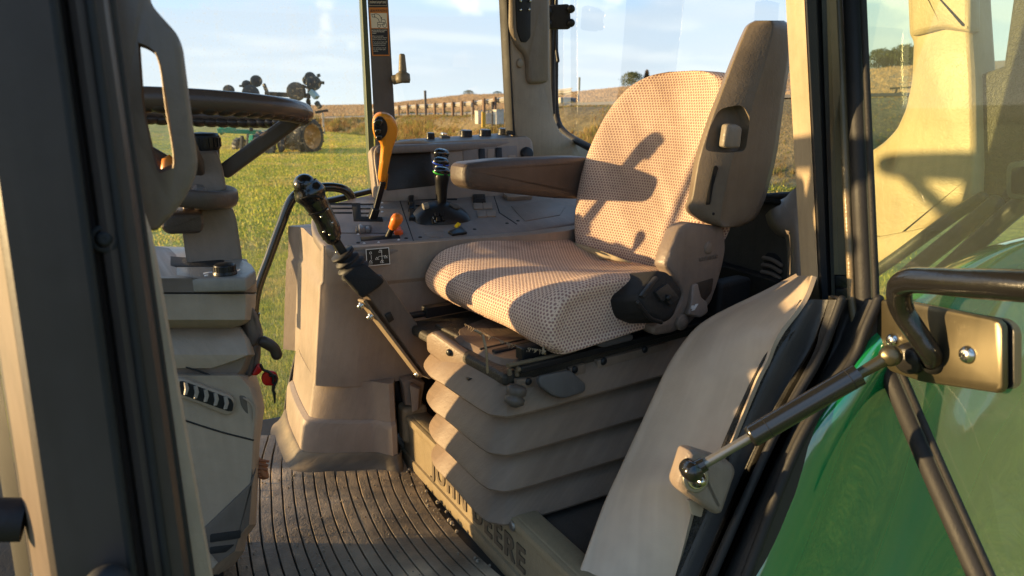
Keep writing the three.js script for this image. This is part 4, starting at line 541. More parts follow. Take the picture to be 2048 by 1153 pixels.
  each(pan, 'pan_slot', [[-0.22, 0.02], [-0.235, 0.055], [-0.21, -0.03], [-0.225, 0.1]].map(([x, z]) => L(x, 0.3705, z, 0.018, 0.0025, 0.012, 0.001)), new THREE.MeshStandardMaterial({ color: C(0.004, 0.004, 0.004), roughness: 1 }), true);
  part(pan, 'pan_rib', [L(-0.2, 0.372, 0.07, 0.1, 0.004, 0.006, 0.002), L(-0.14, 0.374, 0.10, 0.2, 0.006, 0.014, 0.003)], M.blackMatt, null, true);
  part(seat, 'slide_rail', [L(0.0, 0.388, 0.165, 0.46, 0.024, 0.022, 0.003), L(0.0, 0.372, 0.185, 0.5, 0.012, 0.034, 0.003)], M.black, null, true);
  part(seat, 'slide_rail', [L(-0.01, 0.385, -0.165, 0.46, 0.024, 0.022, 0.003), L(-0.26, 0.382, -0.165, 0.05, 0.014, 0.014, 0.006)], M.black, null, true);
  part(seat, 'cushion_frame', L(0.05, 0.392, 0.0, 0.30, 0.016, 0.34, 0.005), M.blackMatt, null, true);
  part(seat, 'release_rod', [cyl(onS(1015, 732, 0.19), onS(1150, 704, 0.19), 0.004), cyl(onS(1018, 737, 0.19), onS(1020, 750, 0.19), 0.004), cyl(onS(1034, 741, 0.19), onS(1034, 752, 0.19), 0.004), cyl(onS(1034, 740, 0.195), onS(1160, 714, 0.195), 0.0045)], plastic(0.16, 0.12, 0.075, 0.5, 0.001));
  const skz = 0.196;
  const tr = each(seat, 'side_trim', [plate(S([[1034, 760], [1070, 756], [1071, 776], [1036, 782]], skz), sN, 0.012, { bevel: 0.003, round: 0.003 }), plate(S([[1140, 738], [1172, 728], [1173, 764], [1150, 770]], skz), sN, 0.012, { bevel: 0.003, round: 0.003 }), plate(S([[1196, 722], [1335, 686], [1336, 720], [1262, 742], [1197, 757]], skz), sN, 0.012, { bevel: 0.003, round: 0.003 })], M.bellows);
  each(tr[0], 'trim_rivet', [[1057, 764], [1150, 740], [1208, 723], [1290, 700], [1207, 724]].map(([u, v]) => turned(onS(u, v, skz), sN, [[0, 0.004], [0.004, 0.0038], [0.0065, 0.0015], [0.007, -0.001]], 14)), M.black);
  part(seat, 'height_paddle', plate(S([[1078, 752], [1138, 740], [1162, 768], [1158, 784], [1118, 797], [1098, 792], [1076, 772]], skz + 0.022), V(0.1, 0.3, 0.95), 0.012, { bevel: 0.004, bs: 3, round: 0.008 }), M.grey);
  { const pN2 = V(0.1, 0.3, 0.95).normalize(), c0 = onS(1110, 770, skz + 0.0265), P2 = (u, v) => uP(u, v, c0, pN2); const tx = canvasTex(256, 128, (x) => { x.fillStyle = '#59504a'; x.fillRect(0, 0, 256, 128); x.strokeStyle = x.fillStyle = '#eeeae4'; x.lineWidth = 9; for (const a of [20, 150]) { x.beginPath(); x.moveTo(a, 100); x.lineTo(a + 22, 40); x.lineTo(a + 44, 70); x.stroke(); x.fillRect(a + 42, 62, 10, 44); x.fillRect(a + 18, 22, 22, 18); } });
    sheet(P2(1098, 763), P2(1138, 754), P2(1142, 768), P2(1102, 778), new THREE.MeshStandardMaterial({ map: tx, roughness: 0.5 }), seat, 'paddle_marking'); }
  part(seat, 'slide_paddle', plate(S([[1190, 676], [1200, 668], [1252, 664], [1262, 672], [1258, 682], [1204, 696], [1192, 692]], 0.20), V(0.1, 0.35, 0.93), 0.014, { bevel: 0.004, bs: 3, round: 0.006 }), M.grey);
  part(seat, 'weight_knob', [turned(onS(1034, 778, skz + 0.02), V(-0.3, -1, 0.1), [[0, -0.006], [0.014, -0.005], [0.017, 0.0], [0.017, 0.008], [0.012, 0.012], [0.017, 0.016], [0.017, 0.024], [0.008, 0.03], [0, 0.03]])], plastic(0.10, 0.08, 0.065, 0.5));
  part(seat, 'front_trim', plate([[850, 672], [863, 664], [966, 736], [972, 746], [1008, 780], [1012, 816], [985, 808], [950, 764], [905, 748], [852, 704]].map(([u, v]) => uP(u, v, sL(-0.285, 0.35, 0), V(-0.9, 0, 0.35).normalize())), V(-0.9, 0, 0.35), 0.02, { bevel: 0.006, bs: 3, round: 0.008 }), M.bellows);
  each(seat, 'trim_rivet', [[898, 706], [955, 742]].map(([u, v]) => turned(uP(u, v, sL(-0.287, 0.35, 0), V(-0.9, 0, 0.35).normalize()), V(-0.9, 0, 0.35), [[0, 0.004], [0.004, 0.0038], [0.0065, 0.0015], [0.007, -0.001]], 14)), M.black);
  // bellows
  const lev = [[0.372, -0.03], [0.35, -0.008], [0.344, 0.0], [0.3265, 0.0136], [0.31, 0.025], [0.303, 0.028], [0.299, 0.026], [0.295, 0.004], [0.292, -0.001], [0.286, 0.003], [0.265, 0.0166], [0.2461, 0.028], [0.238, 0.031], [0.234, 0.029], [0.23, 0.007], [0.228, 0.002], [0.222, 0.006], [0.202, 0.0196], [0.1838, 0.031], [0.176, 0.034], [0.172, 0.032], [0.168, 0.01], [0.166, 0.005], [0.16, 0.009], [0.1425, 0.0226], [0.126, 0.034], [0.119, 0.037], [0.115, 0.035], [0.111, 0.013], [0.105, 0.0]];
  const rings = lev.map(([y, o]) => {
    const t = (0.372 - y) / 0.266, cx = lerp(0.675, 0.688, t), cz = lerp(-1.215, -1.155, t), a = lerp(0.25, 0.255, t) + o, b = lerp(0.152, 0.14, t) + o, rot = lerp(PHI, 0.06, t), pts = [], r = 0.038 + Math.max(0, o) * 0.3;
    const half = [[-a, -b + 0.10], [-a, 0], [-a, b - r], [-a + r * 0.3, b - r * 0.3], [-a + r, b], [-a * 0.3, b], [a * 0.3, b], [a - r, b], [a - r * 0.3, b - r * 0.3], [a, b - r], [a, -b + r], [a - r * 0.3, -b + r * 0.3], [a - r, -b], [0, -b], [-a + 0.12, -b], [-a + 0.03, -b + 0.035]];
    for (const [x, z] of half) { const bow = Math.abs(x) < a * 0.9 && z > 0 ? 0 : 0; pts.push(V(cx + x * Math.cos(rot) + z * Math.sin(rot), y + bow, cz - x * Math.sin(rot) + z * Math.cos(rot))); } return pts;
  });
  const bl = part(seat, 'bellows', loft(rings, { closed: true, caps: true, nu: 4, nv: 1, crease: 0.38 }), M.bellows);
  // moulded maker's name on the second fold, laid on the fold's own surface
  seat.updateMatrixWorld(true); const rc = new THREE.Raycaster(), hit = (u, v) => { rc.set(EYE, ray(u, v).normalize()); return rc.intersectObject(bl, false)[0].point; };
  const a0 = hit(1034, 866), a1 = hit(1158, 832), m0 = hit(1092, 840), m1 = hit(1096, 862), X = a1.clone().sub(a0), len = X.length(); X.normalize(); const gN = X.clone().cross(m0.clone().sub(m1)).normalize(); if (gN.dot(EYE.clone().sub(a0)) < 0) gN.negate(); const Yv = gN.clone().cross(X).normalize();
  const gt = textGeo('GRAMMER', 0.018, 0.004); gt.scale(len * 0.86 / gt.boundingBox.max.x, 1, 1);
  part(bl, 'embossed_text', [gt.applyMatrix4(basis(a0.clone().addScaledVector(X, len * 0.14).addScaledVector(gN, -0.0022), X, Yv, gN)), new THREE.TorusGeometry(0.008, 0.0014, 8, 28).applyMatrix4(basis(a0.clone().addScaledVector(X, 0.004).addScaledVector(Yv, 0.009), X, Yv, gN))], plastic(0.17, 0.125, 0.095, 0.5));
  part(seat, 'bellows_hook', box(0.475, 0.115, -0.995, 0.014, 0.03, 0.01, 0.003), M.black);
  part(seat, 'seat_foot', L(0.0, 0.115, 0.02, 0.4, 0.03, 0.2), M.blackMatt, null, true);
  part(seat, 'front_clip', plate([[920, 762], [930, 754], [938, 758], [936, 766], [926, 776], [918, 776]].map(([u, v]) => uX(u, v, 0.425)), Xn, 0.01, { bevel: 0.002 }), M.black);
  part(seat, 'backrest_support', [L(0.27, 0.42, 0.205, 0.10, 0.08, 0.04, 0.01), L(0.29, 0.5, 0.0, 0.03, 0.25, 0.3, 0.01)], M.blackMatt, null, true);
}
// ---------------------------------------------------------------- joystick on its arm
{
  const z = -1.37, P = (u, v, dz = 0) => uZ(u, v, z + dz);
  const j = thing('loader_joystick', 'black joystick grip on a slanting tan bracket beside the seat', 'joystick', P(850, 735).toArray());
  const A = P(748, 578), B = P(858, 728), ax = B.clone().sub(A).normalize(), up = V(0.2, 0.1, 1).normalize();
  part(j, 'bracket_arm', [bar(A.clone().addScaledVector(ax, -0.02), B.clone().addScaledVector(ax, 0.02), 0.050, 0.04, up, 0.004)], plastic(0.14, 0.108, 0.086, 0.5));
  part(j, 'bracket_flange', bar(P(722, 600, 0.005), P(838, 752, 0.005), 0.006, 0.03, up, 0.002), plastic(0.26, 0.2, 0.13, 0.5));
  for (const [u, v] of [[722, 612], [741, 634], [836, 748]]) { const o = P(u, v, 0.01); part(j, 'bolt', [turned(o, V(-0.8, -0.5, 0.4), [[0, 0.008], [0.0055, 0.0075], [0.0055, 0.002], [0.008, 0.001], [0.008, -0.002]], 6)], M.silver); }
  part(j, 'rocker_socket', plate([[770, 630], [782, 624], [789, 640], [777, 647]].map(([u, v]) => P(u, v, 0.027)), V(0.1, 0.1, 1), 0.006, { bevel: 0.001, round: 0.002 }), M.black);
  part(j, 'pivot_box', plate([[683, 553], [706, 534], [729, 527], [769, 561], [760, 572], [725, 597], [716, 590]].map(([u, v]) => P(u, v, 0.032)), V(-0.1, 0.15, 1), 0.065, { bevel: 0.006, bs: 3, round: 0.006 }), M.blackMatt);
  const b0 = P(712, 545), b1 = P(683, 506), bd = b1.clone().sub(b0).normalize(), L = b0.distanceTo(b1);
  part(j, 'rubber_boot', turned(b0, bd, [[0.030, 0], [0.031, L * 0.1], [0.025, L * 0.18], [0.030, L * 0.3], [0.030, L * 0.38], [0.022, L * 0.46], [0.026, L * 0.58], [0.025, L * 0.66], [0.018, L * 0.72], [0.018, L * 0.8], [0.024, L * 0.86], [0.024, L], [0, L]]), M.rubber);
  part(j, 'stem', bar(P(686, 508), P(655, 458), 0.017, 0.017, up, 0.003), M.black);
  const g = part(j, 'joystick_grip', [tube([[664, 474], [660, 463], [650, 440], [637, 416], [625, 396], [616, 381], [609, 370]].map(([u, v]) => P(u, v)), [0.0165, 0.0185, 0.0175, 0.0185, 0.0205, 0.026, 0.021], { seg: 70, rad: 22, squash: 1.15 })], M.blackGloss);
  each(g, 'grip_screw', [[673, 505], [659, 470], [664, 446], [642, 434], [655, 419], [648, 464]].map(([u, v]) => ball(P(u, v, 0.0195), 0.0022)), M.silver);
  each(g, 'grip_ridge', [tube([[603, 398], [618, 394], [636, 394], [645, 398]].map(([u, v], i) => P(u, v, 0.02 + [0, 0.006, 0.006, 0][i])), 0.0018, { seg: 20, rad: 6 }), tube([[618, 430], [630, 428], [645, 424], [654, 416]].map(([u, v], i) => P(u, v, 0.014 + [0, 0.006, 0.006, 0][i])), 0.0018, { seg: 20, rad: 6 })], M.blackMatt);
}
// ---------------------------------------------------------------- steering column and dash
{
  const col = thing('steering_column', 'tan steering column with brown steering wheel above a vented dash pedestal', 'steering column', [0.0, 0, -1.23]);
  const zc = -1.23, zn = -1.06, P = (u, v, z = zn) => uZ(u, v, z);
  // wheel: rim lies almost edge-on; far side a little lower
  const hub = V(0.022, 0.797, zc), R = 0.168, X = V(1, -0.055, 0).normalize(), Z = V(0.02, 0.07, 1).normalize(), Y = Z.clone().cross(X).normalize();
  const rimPts = (r, n) => Array.from({ length: n }, (_, i) => { const a = i / n * 2 * Math.PI; return hub.clone().addScaledVector(X, Math.cos(a) * r).addScaledVector(Z, Math.sin(a) * r); });
  const wheel = part(col, 'wheel_rim', tube(rimPts(R, 40), 0.0155, { seg: 160, rad: 18, closed: true }), plastic(0.095, 0.062, 0.046, 0.3, 0.0001));
  part(wheel, 'finger_grip', Array.from({ length: 52 }, (_, i) => { const a = i / 52 * 2 * Math.PI, c = hub.clone().addScaledVector(X, Math.cos(a) * (R - 0.004)).addScaledVector(Z, Math.sin(a) * (R - 0.004)).addScaledVector(Y, -0.009); return ball(c, 0.0125, 1.25, 0.75, 1.25); }), M.brown);
  const colTop = P(405, 300, zc).setX(0.03), sp = (a, dy) => { const e = hub.clone().addScaledVector(X, Math.cos(a) * (R - 0.01)).addScaledVector(Z, Math.sin(a) * (R - 0.01)).addScaledVector(Y, -0.008); const s = V(0.03, 0.700, zc).addScaledVector(X, Math.cos(a) * 0.03).addScaledVector(Z, Math.sin(a) * 0.03); return bar(s, e, 0.022, 0.024, V(0, 1, 0), 0.006); };
  for (const a of [0.25, 1.75, 3.0, 4.6]) part(col, 'spoke', sp(a), plastic(0.085, 0.064, 0.05, 0.45));
  const kb = part(col, 'horn_knob', turned(V(0.034, 0.735, zc), V(0, 1, 0), [[0.024, -0.012], [0.025, 0], [0.027, 0.004], [0.027, 0.02], [0.024, 0.026], [0.0, 0.028]], 40), M.black);
  part(kb, 'knob_rib', Array.from({ length: 22 }, (_, i) => { const a = i / 22 * 2 * Math.PI; return at(new THREE.BoxGeometry(0.003, 0.014, 0.004), 0.034 + Math.cos(a) * 0.027, 0.747, zc + Math.sin(a) * 0.027, 0, -a, 0); }), M.black);
  // column: tapered block with a bright left side
  const cr = (v, a, b, z1, z2) => [P(a, v, z1), P(b, v, z1), P(b, v, z1).setZ(z2), P(a, v, z1).setZ(z2)].map((p, i) => i > 1 ? p : p);
  const sect = (y, x0, x1, z0, z1, r = 0.008) => [[x0, z0 + r], [x0 + r * 0.3, z0 + r * 0.3], [x0 + r, z0], [x1 - r, z0], [x1 - r * 0.3, z0 + r * 0.3], [x1, z0 + r], [x1, z1 - r], [x1 - r, z1], [x0 + r, z1], [x0, z1 - r]].map(([x, z]) => V(x, y, z));
  part(col, 'column', loft([sect(0.735, 0.008, 0.054, -1.275, -1.19), sect(0.70, 0.004, 0.060, -1.28, -1.185), sect(0.655, -0.002, 0.062, -1.285, -1.18), sect(0.635, -0.008, 0.070, -1.29, -1.175), sect(0.55, -0.006, 0.074, -1.29, -1.175)], { closed: true, caps: true, nu: 2, nv: 4 }), M.tanDark);
  // tilting pod under the wheel
  const pz = -1.12;
  part(col, 'tilt_pod', [loft([[0.005, 0.02], [0.012, 0.62], [0.016, 0.92], [0.010, 1.0], [-0.004, 0.98], [-0.012, 0.8], [-0.016, 0.02]].map(([y, k]) => Array.from({ length: 16 }, (_, i) => { const a = i / 16 * 2 * Math.PI; return V(0.012 + Math.cos(a) * 0.064 * k, 0.672 + y - Math.cos(a) * 0.008, -1.17 + Math.sin(a) * 0.085 * k); })), { closed: true, nu: 3, nv: 4, flip: false }), plate([[322, 440], [330, 428], [405, 426], [408, 450], [404, 464], [396, 468], [336, 470], [322, 460]].map(([u, v]) => P(u, v, -1.13)), Zp, 0.08, { bevel: 0.006, bs: 3, round: 0.006 })], plastic(0.085, 0.062, 0.05, 0.5));
  part(col, 'pod_boss', plate([[381, 394], [383, 378], [392, 372], [408, 374], [414, 382], [414, 396]].map(([u, v]) => P(u, v, -1.13)), Zp, 0.04, { bevel: 0.008, bs: 4, round: 0.008 }), plastic(0.16, 0.125, 0.105, 0.5));
  part(col, 'orange_stalk', turned(P(338, 345, -1.20), V(0.1, 1, 0.1), [[0, -0.022], [0.011, -0.016], [0.013, 0.0], [0.010, 0.02], [0, 0.027]]), plastic(0.62, 0.21, 0.03, 0.4, 0));
  part(col, 'stalk_boot', [turned(P(330, 350, -1.22), V(0.2, 1, 0.1), [[0.018, -0.03], [0.020, -0.02], [0.016, -0.015], [0.019, -0.008], [0.014, 0]]), box(-0.03, 0.715, -1.24, 0.02, 0.025, 0.03, 0.004)], M.black);
  // dash top with knob
  const yT = 0.568, D = (u, v, h = 0) => uY(u, v, yT + h), yN = V(0, 1, 0);
  const dt = part(col, 'dash_top', plate([[290, 500], [312, 492], [440, 496], [503, 528], [511, 541], [490, 556], [300, 560]].map(([u, v]) => D(u, v)), yN, 0.02, { bevel: 0.003, bs: 3, round: 0.004 }), plastic(0.27, 0.235, 0.20, 0.45));
  part(dt, 'column_collar', plate([[328, 524], [340, 532], [446, 533], [448, 520], [330, 512]].map(([u, v]) => D(u, v, 0.0015)), yN, 0.004, { bevel: 0.001 }), M.blackMatt);
  const ko = D(450, 549), kd = part(col, 'dash_knob', [turned(ko, yN, [[0.0165, 0], [0.0165, 0.004], [0.0145, 0.005], [0.0145, 0.013], [0.0125, 0.0155], [0, 0.016]], 36), ...Array.from({ length: 20 }, (_, i) => { const a = i / 20 * 2 * Math.PI; return at(new THREE.BoxGeometry(0.0016, 0.008, 0.003), ko.x + Math.cos(a) * 0.0145, ko.y + 0.009, ko.z + Math.sin(a) * 0.0145, 0, -a, 0); })], M.black);
  each(dt, 'knob_mark', [[[406, 546], [424, 543], [424, 545], [406, 548]], [[408, 550], [416, 549], [416, 551], [408, 552]], [[473, 541], [480, 538], [480, 540], [474, 543]]].map((q) => plate(q.map(([u, v]) => D(u, v, 0.0008)), yN, 0.001, { bevel: 0.0002 })), M.white);
  // blocks below: near face and rear side face (rows: v, left u, right u near, right u far)
  const Q = (rows, zz = zn, back = -1.32) => rows.map(([v, a, b, c, dz = 0]) => [P(a, v, zz + dz), P(lerp(a, b, 0.5), v, zz + dz), P(b - 3, v, zz + dz), P(b, v, zz + dz - 0.003), P(lerp(b, c, 0.6), v, zz + dz - 0.05), P(c, v, zz + dz - 0.10), P(c, v, zz + dz - 0.10).setZ(back), P(a, v, zz + dz).setZ(back)]);
  const lf = (rows, o = {}) => loft(Q(rows), { closed: true, caps: true, nu: 1, nv: 1, crease: 0.5, ...o });
  part(col, 'dash_upper_block', lf([[557, 290, 489, 511], [562, 290, 491, 513], [580, 292, 492, 513], [585, 292, 492, 513]]), plastic(0.16, 0.125, 0.105, 0.55));
  part(col, 'dash_front_block', lf([[589, 292, 493, 512], [610, 294, 494, 511], [640, 298, 492, 506], [647, 300, 486, 498, -0.01], [654, 302, 470, 486, -0.035], [661, 302, 455, 480, -0.06]]), M.dash);
  part(col, 'dash_seam', lf([[584, 292, 490, 511, -0.004], [590, 292, 490, 510, -0.004]]), M.blackMatt);
  part(col, 'dash_waist', lf([[655, 305, 478, 500, -0.05], [680, 310, 492, 512, -0.025], [710, 330, 499, 516, -0.004], [722, 340, 470, 512, -0.004], [737, 345, 425, 506, -0.008]]), M.dash);
  part(col, 'dash_neck', lf([[712, 340, 496, 514, -0.014], [740, 350, 484, 508, -0.014], [766, 360, 462, 494, -0.016], [780, 372, 455, 490, -0.02]]), plastic(0.20, 0.157, 0.125, 0.6));
  each(col, 'side_cowl', [plate([[494, 620], [505, 610], [522, 628], [534, 660], [537, 682], [531, 690], [500, 700]].map(([u, v]) => P(u, v, zn - 0.05)), V(0.4, 0, 1), 0.12, { bevel: 0.008, bs: 3, round: 0.01 }), plate([[500, 690], [530, 684], [530, 715], [524, 738], [508, 752], [490, 760]].map(([u, v]) => P(u, v, zn - 0.055)), V(0.4, 0, 1), 0.12, { bevel: 0.008, bs: 3, round: 0.01 })], plastic(0.155, 0.12, 0.10, 0.55));
  part(col, 'wiper_stalk', tube([[527, 684], [538, 690], [548, 698], [553, 710]].map(([u, v]) => P(u, v, zn - 0.04)), [0.009, 0.009, 0.0085, 0.0085], { seg: 24, rad: 14 }), M.brown);
  // lower pedestal
  const low = part(col, 'pedestal', lf([[752, 330, 480, 505], [775, 338, 500, 520], [815, 345, 514, 529], [886, 355, 508, 519], [960, 370, 504, 516], [1050, 395, 497, 512], [1074, 400, 478, 494], [1104, 405, 470, 488], [1128, 412, 436, 470], [1150, 414, 418, 440]]), M.dash);
  const nz = zn + 0.0015, pl = (q, z = nz, d = 0.006, o = {}) => plate(q.map(([u, v]) => P(u, v, z)), Zp, d, { bevel: 0.0012, ...o });
  part(low, 'vent_surround', pl([[352, 758], [368, 758], [466, 794], [472, 808], [466, 830], [452, 834], [400, 812], [352, 796]], zn + 0.008, 0.012, { bevel: 0.005, bs: 3, round: 0.01 }), M.dash);
  part(low, 'vent_opening', pl([[358, 763], [368, 764], [462, 799], [467, 808], [465, 824], [456, 824], [358, 789]], zn + 0.0092, 0.006, { round: 0.006 }), new THREE.MeshStandardMaterial({ color: C(0.012, 0.011, 0.01), roughness: 0.9 }));
  for (let i = 0; i < 5; i++) { const u = 369 + i * 20, v = 766 + i * 7.2; part(low, 'vent_vane', plate([[u, v], [u + 8, v], [u + 11, v + 12], [u + 4, v + 24], [u - 3, v + 24], [u + 1, v + 14]].map(([a, b]) => P(a, b, zn + 0.014)), V(0.5, 0.1, 0.85), 0.004, { bevel: 0.001 }), plastic(0.32, 0.28, 0.24, 0.5)); }
  each(low, 'panel_seam', [tube([[360, 838], [371, 842], [440, 864], [506, 881]].map(([u, v]) => P(u, v, zn + 0.0002)), 0.0014, { seg: 20, rad: 6 }), tube([[372, 735], [395, 742], [462, 767]].map(([u, v]) => P(u, v, zn - 0.008)), 0.0014, { seg: 20, rad: 6 })], M.blackMatt);
  part(low, 'lower_cover', pl([[512, 940], [500, 970], [404, 1062], [404, 1090], [436, 1128], [470, 1104], [478, 1074], [498, 1050], [505, 966]], zn + 0.004, 0.008, { bevel: 0.002 }), plastic(0.13, 0.105, 0.088, 0.6));
  part(low, 'foot_slot', [pl([[420, 1070], [482, 1062], [481, 1078], [419, 1087]], zn + 0.0055, 0.006, { round: 0.003 })], M.blackMatt);
  part(low, 'foot_slot', [pl([[419, 1096], [470, 1090], [452, 1106], [419, 1110]], zn + 0.0055, 0.006, { round: 0.003 })], M.blackMatt);
  const sv = part(low, 'side_vent', plate([[478, 792], [490, 792], [506, 806], [512, 828], [508, 848], [484, 818]].map(([u, v]) => P(u, v, zn + 0.002)), V(0.2, 0, 1), 0.008, { bevel: 0.002, round: 0.008 }), plastic(0.12, 0.098, 0.082, 0.5));
  for (let i = 0; i < 4; i++) part(sv, 'vent_ring', tube([[487 + i * 3, 797 + i * 2], [498 + i * 2.5, 803 + i * 3], [506 + i * 1, 818 + i * 4], [507, 838 + i]].map(([u, v]) => P(u, v, zn + 0.004)), 0.0012, { seg: 14, rad: 6 }), M.dash);
  const pd = part(col, 'brake_pedal', plate([[514, 912], [540, 917], [545, 924], [534, 957], [527, 961], [510, 958]].map(([u, v]) => P(u, v, -1.16)), V(0.7, 0.35, 0.6), 0.016, { bevel: 0.004, bs: 3, round: 0.004 }), plastic(0.34, 0.135, 0.06, 0.6), 'orange brown brake pedal');
  each(pd, 'pedal_rib', Array.from({ length: 5 }, (_, i) => bar(P(515, 920 + i * 8, -1.155), P(538 - i * 1.5, 924 + i * 8, -1.155), 0.004, 0.003, V(0.7, 0.35, 0.6), 0.001)), plastic(0.27, 0.10, 0.045, 0.6));
  part(col, 'pedestal_foot', box(-0.03, 0.1, -1.22, 0.05, 0.26, 0.16, 0.01), M.black);
  part(col, 'pedal_arm', bar(P(470, 940, -1.2), P(522, 938, -1.17), 0.02, 0.02), M.black);
  // ignition key with red fobs
  const k = thing('ignition_key', 'red key fobs and black key hanging from the dash side', 'key', P(515, 735, zn - 0.05).toArray());
  const kz = zn - 0.045;
  part(k, 'red_fob', plate([[503, 752], [517, 729], [526, 728], [528, 742], [516, 752]].map(([u, v]) => P(u, v, kz)), V(0.2, 0.2, 1), 0.006, { bevel: 0.002, round: 0.003 }), M.red);
  part(k, 'red_fob', plate([[523, 757], [527, 747], [540, 743], [553, 746], [558, 758], [557, 768], [546, 774], [530, 773], [524, 766]].map(([u, v]) => P(u, v, kz + 0.01)), V(0.1, 0, 1), 0.007, { bevel: 0.0025, round: 0.004 }), M.red);
  part(k, 'key_ring', [tube([[521, 731], [526, 740], [536, 744], [545, 752], [546, 766]].map(([u, v]) => P(u, v, kz + 0.013)), 0.0022, { seg: 24, rad: 8 }), tube([[540, 752], [550, 752], [553, 762], [548, 772]].map(([u, v]) => P(u, v, kz + 0.013)), 0.002, { seg: 20, rad: 8 })], M.black);
  part(k, 'hanging_key', plate([[544, 772], [551, 774], [549, 782], [552, 788], [551, 806], [548, 808], [546, 790], [543, 782]].map(([u, v]) => P(u, v, kz + 0.01)), Zp, 0.003, { bevel: 0.0008 }), M.black);
}
// ---------------------------------------------------------------- wheel arch cover, fender, door, gas strut
{
  const rows = [[1260, 1110, 1302], [1153, 1155, 1349], [1020, 1203, 1386], [960, 1230, 1396], [905, 1255, 1452], [830, 1290, 1486], [760, 1322, 1516], [722, 1342, 1533], [690, 1364, 1545], [662, 1388, 1560], [640, 1418, 1578], [616, 1464, 1597], [588, 1524, 1613], [552, 1592, 1624]];
  const cv = thing('wheel_arch_cover', 'beige vinyl cover over the inner wheel arch, right edge ragged and lifting', 'vinyl cover', uZ(1300, 1000, -0.8).toArray());
  const wob = (i) => 5 * (noise2(i * 1.7, 3.1) - 0.5);
  const zl = [-0.775, -0.80, -0.85, -0.865, -0.88, -0.89, -0.90, -0.91, -0.92, -0.93, -0.93, -0.93, -0.93, -0.93];
  const pts = rows.map(([v, a, b], i) => [[0, 1.25, 30], [0.0, 1, 0], [0.10, 0.85, 0], [0.35, 0.58, 0], [0.65, 0.31, 0], [0.9, 0.10, 0], [1, 0, 0]].map(([t, k, drop]) => { const z = lerp(-0.706, zl[i], k); const p = uZ(lerp(a, b, t) + (t === 1 ? wob(i) : 0), v + (i > 8 ? 0 : 0), z); if (t > 0.1 && t < 0.95 && i > 6) p.z += 0.004 * Math.sin(i * 1.9 + t * 11); if (drop) { p.y -= 0.06; p.x += 0.01; } return p; }));
  const vin = new THREE.MeshPhysicalMaterial({ color: C(0.46, 0.365, 0.275), roughness: 0.5, roughnessMap: roughP, map: rep(blotch, 0.9), bumpMap: rep(grain, 16), bumpScale: 0.0002, specularIntensity: 0.5 });
  part(cv, 'vinyl_sheet', loft(pts, { nu: 4, nv: 4, thick: 0.006 }), vin);
  const P = (u, v, z = -0.69) => uZ(u, v, z);
  part(cv, 'torn_flap', [plate([[1377, 1002], [1400, 1000], [1414, 1018], [1406, 1037], [1384, 1030], [1380, 1012]].map(([u, v]) => P(u, v, -0.695)), V(0.2, 0.1, 1), 0.006, { bevel: 0.001, round: 0.003 })], vin);
  const mt = thing('strut_mount', 'tan moulded strut mount block with steel washer on the door sill', 'strut mount', P(1415, 970).toArray());
  part(mt, 'mount_block', plate([[1362, 975], [1388, 908], [1400, 905], [1460, 922], [1472, 938], [1436, 1024], [1424, 1027], [1370, 990]].map(([u, v]) => P(u, v, -0.672)), V(-0.1, 0.15, 1), 0.04, { bevel: 0.012, bs: 5, round: 0.014 }), plastic(0.235, 0.185, 0.15, 0.5));
  const bn = V(-0.2, 0.25, 0.95).normalize(), bo = P(1392, 958, -0.664);
  part(mt, 'mount_washer', turned(bo, bn, [[0, 0.002], [0.017, 0.002], [0.0185, 0.001], [0.0185, -0.004]]), M.steel);
  part(mt, 'ball_stud', [turned(bo, bn, [[0.011, 0.002], [0.011, 0.006], [0.006, 0.007], [0.005, 0.02], [0, 0.02]]), new THREE.TorusGeometry(0.0115, 0.0022, 8, 24).applyMatrix4(new THREE.Matrix4().makeRotationFromQuaternion(new THREE.Quaternion().setFromUnitVectors(Zp, bn)).setPosition(bo.clone().addScaledVector(bn, 0.003)))], M.silver);
  // gas strut: sill end to door end
  const s0 = P(1384, 943, -0.645), s1 = uP(1782, 712, V(0.80, 0.5, -0.715), V(-0.97, 0, -0.247)), d = s1.clone().sub(s0).normalize(), L = s0.distanceTo(s1), f = (u) => s0.clone().addScaledVector(d, L * u);
  const gs = thing('gas_strut', 'black gas strut running from the sill mount to the open door', 'gas strut', s0.toArray());
  part(gs, 'strut_cylinder', [cyl(f(0.315), f(0.845), 0.0138, 0.0138, 28), turned(f(0.315), d.clone().negate(), [[0.0138, 0], [0.0125, 0.004], [0.007, 0.0045]])], new THREE.MeshPhysicalMaterial({ color: C(0.012, 0.012, 0.012), roughness: 0.28, roughnessMap: roughP, clearcoat: 0.5, clearcoatRoughness: 0.2 }));
  each(gs, 'strut_groove', [cyl(f(0.39), f(0.393), 0.0141, 0.0141, 28), cyl(f(0.80), f(0.803), 0.0141, 0.0141, 28)], M.blackMatt);
  part(gs, 'strut_rod', cyl(f(0.06), f(0.32), 0.0062, 0.0062, 20), M.steel);
  part(gs, 'end_socket', [cyl(f(-0.01), f(0.07), 0.0105, 0.009, 20), turned(s0, V(-0.3, 0.1, 1), [[0.012, -0.014], [0.0135, -0.004], [0.013, 0.006], [0.009, 0.013], [0, 0.014]])], M.blackGloss);
  part(gs, 'end_socket', [cyl(f(0.845), f(0.96), 0.0065, 0.008, 20), turned(f(1.0), V(-1, 0.2, 0.5), [[0.011, -0.012], [0.013, -0.004], [0.0125, 0.006], [0.008, 0.011], [0, 0.012]])], M.bronze);
  // green fender
  const arch = [[1330, 1390], [1410, 1270], [1499, 1153], [1560, 1015], [1614, 868], [1670, 772], [1718, 700], [1764, 640], [1815, 585], [1880, 540], [1960, 500], [2060, 470], [2200, 445]];
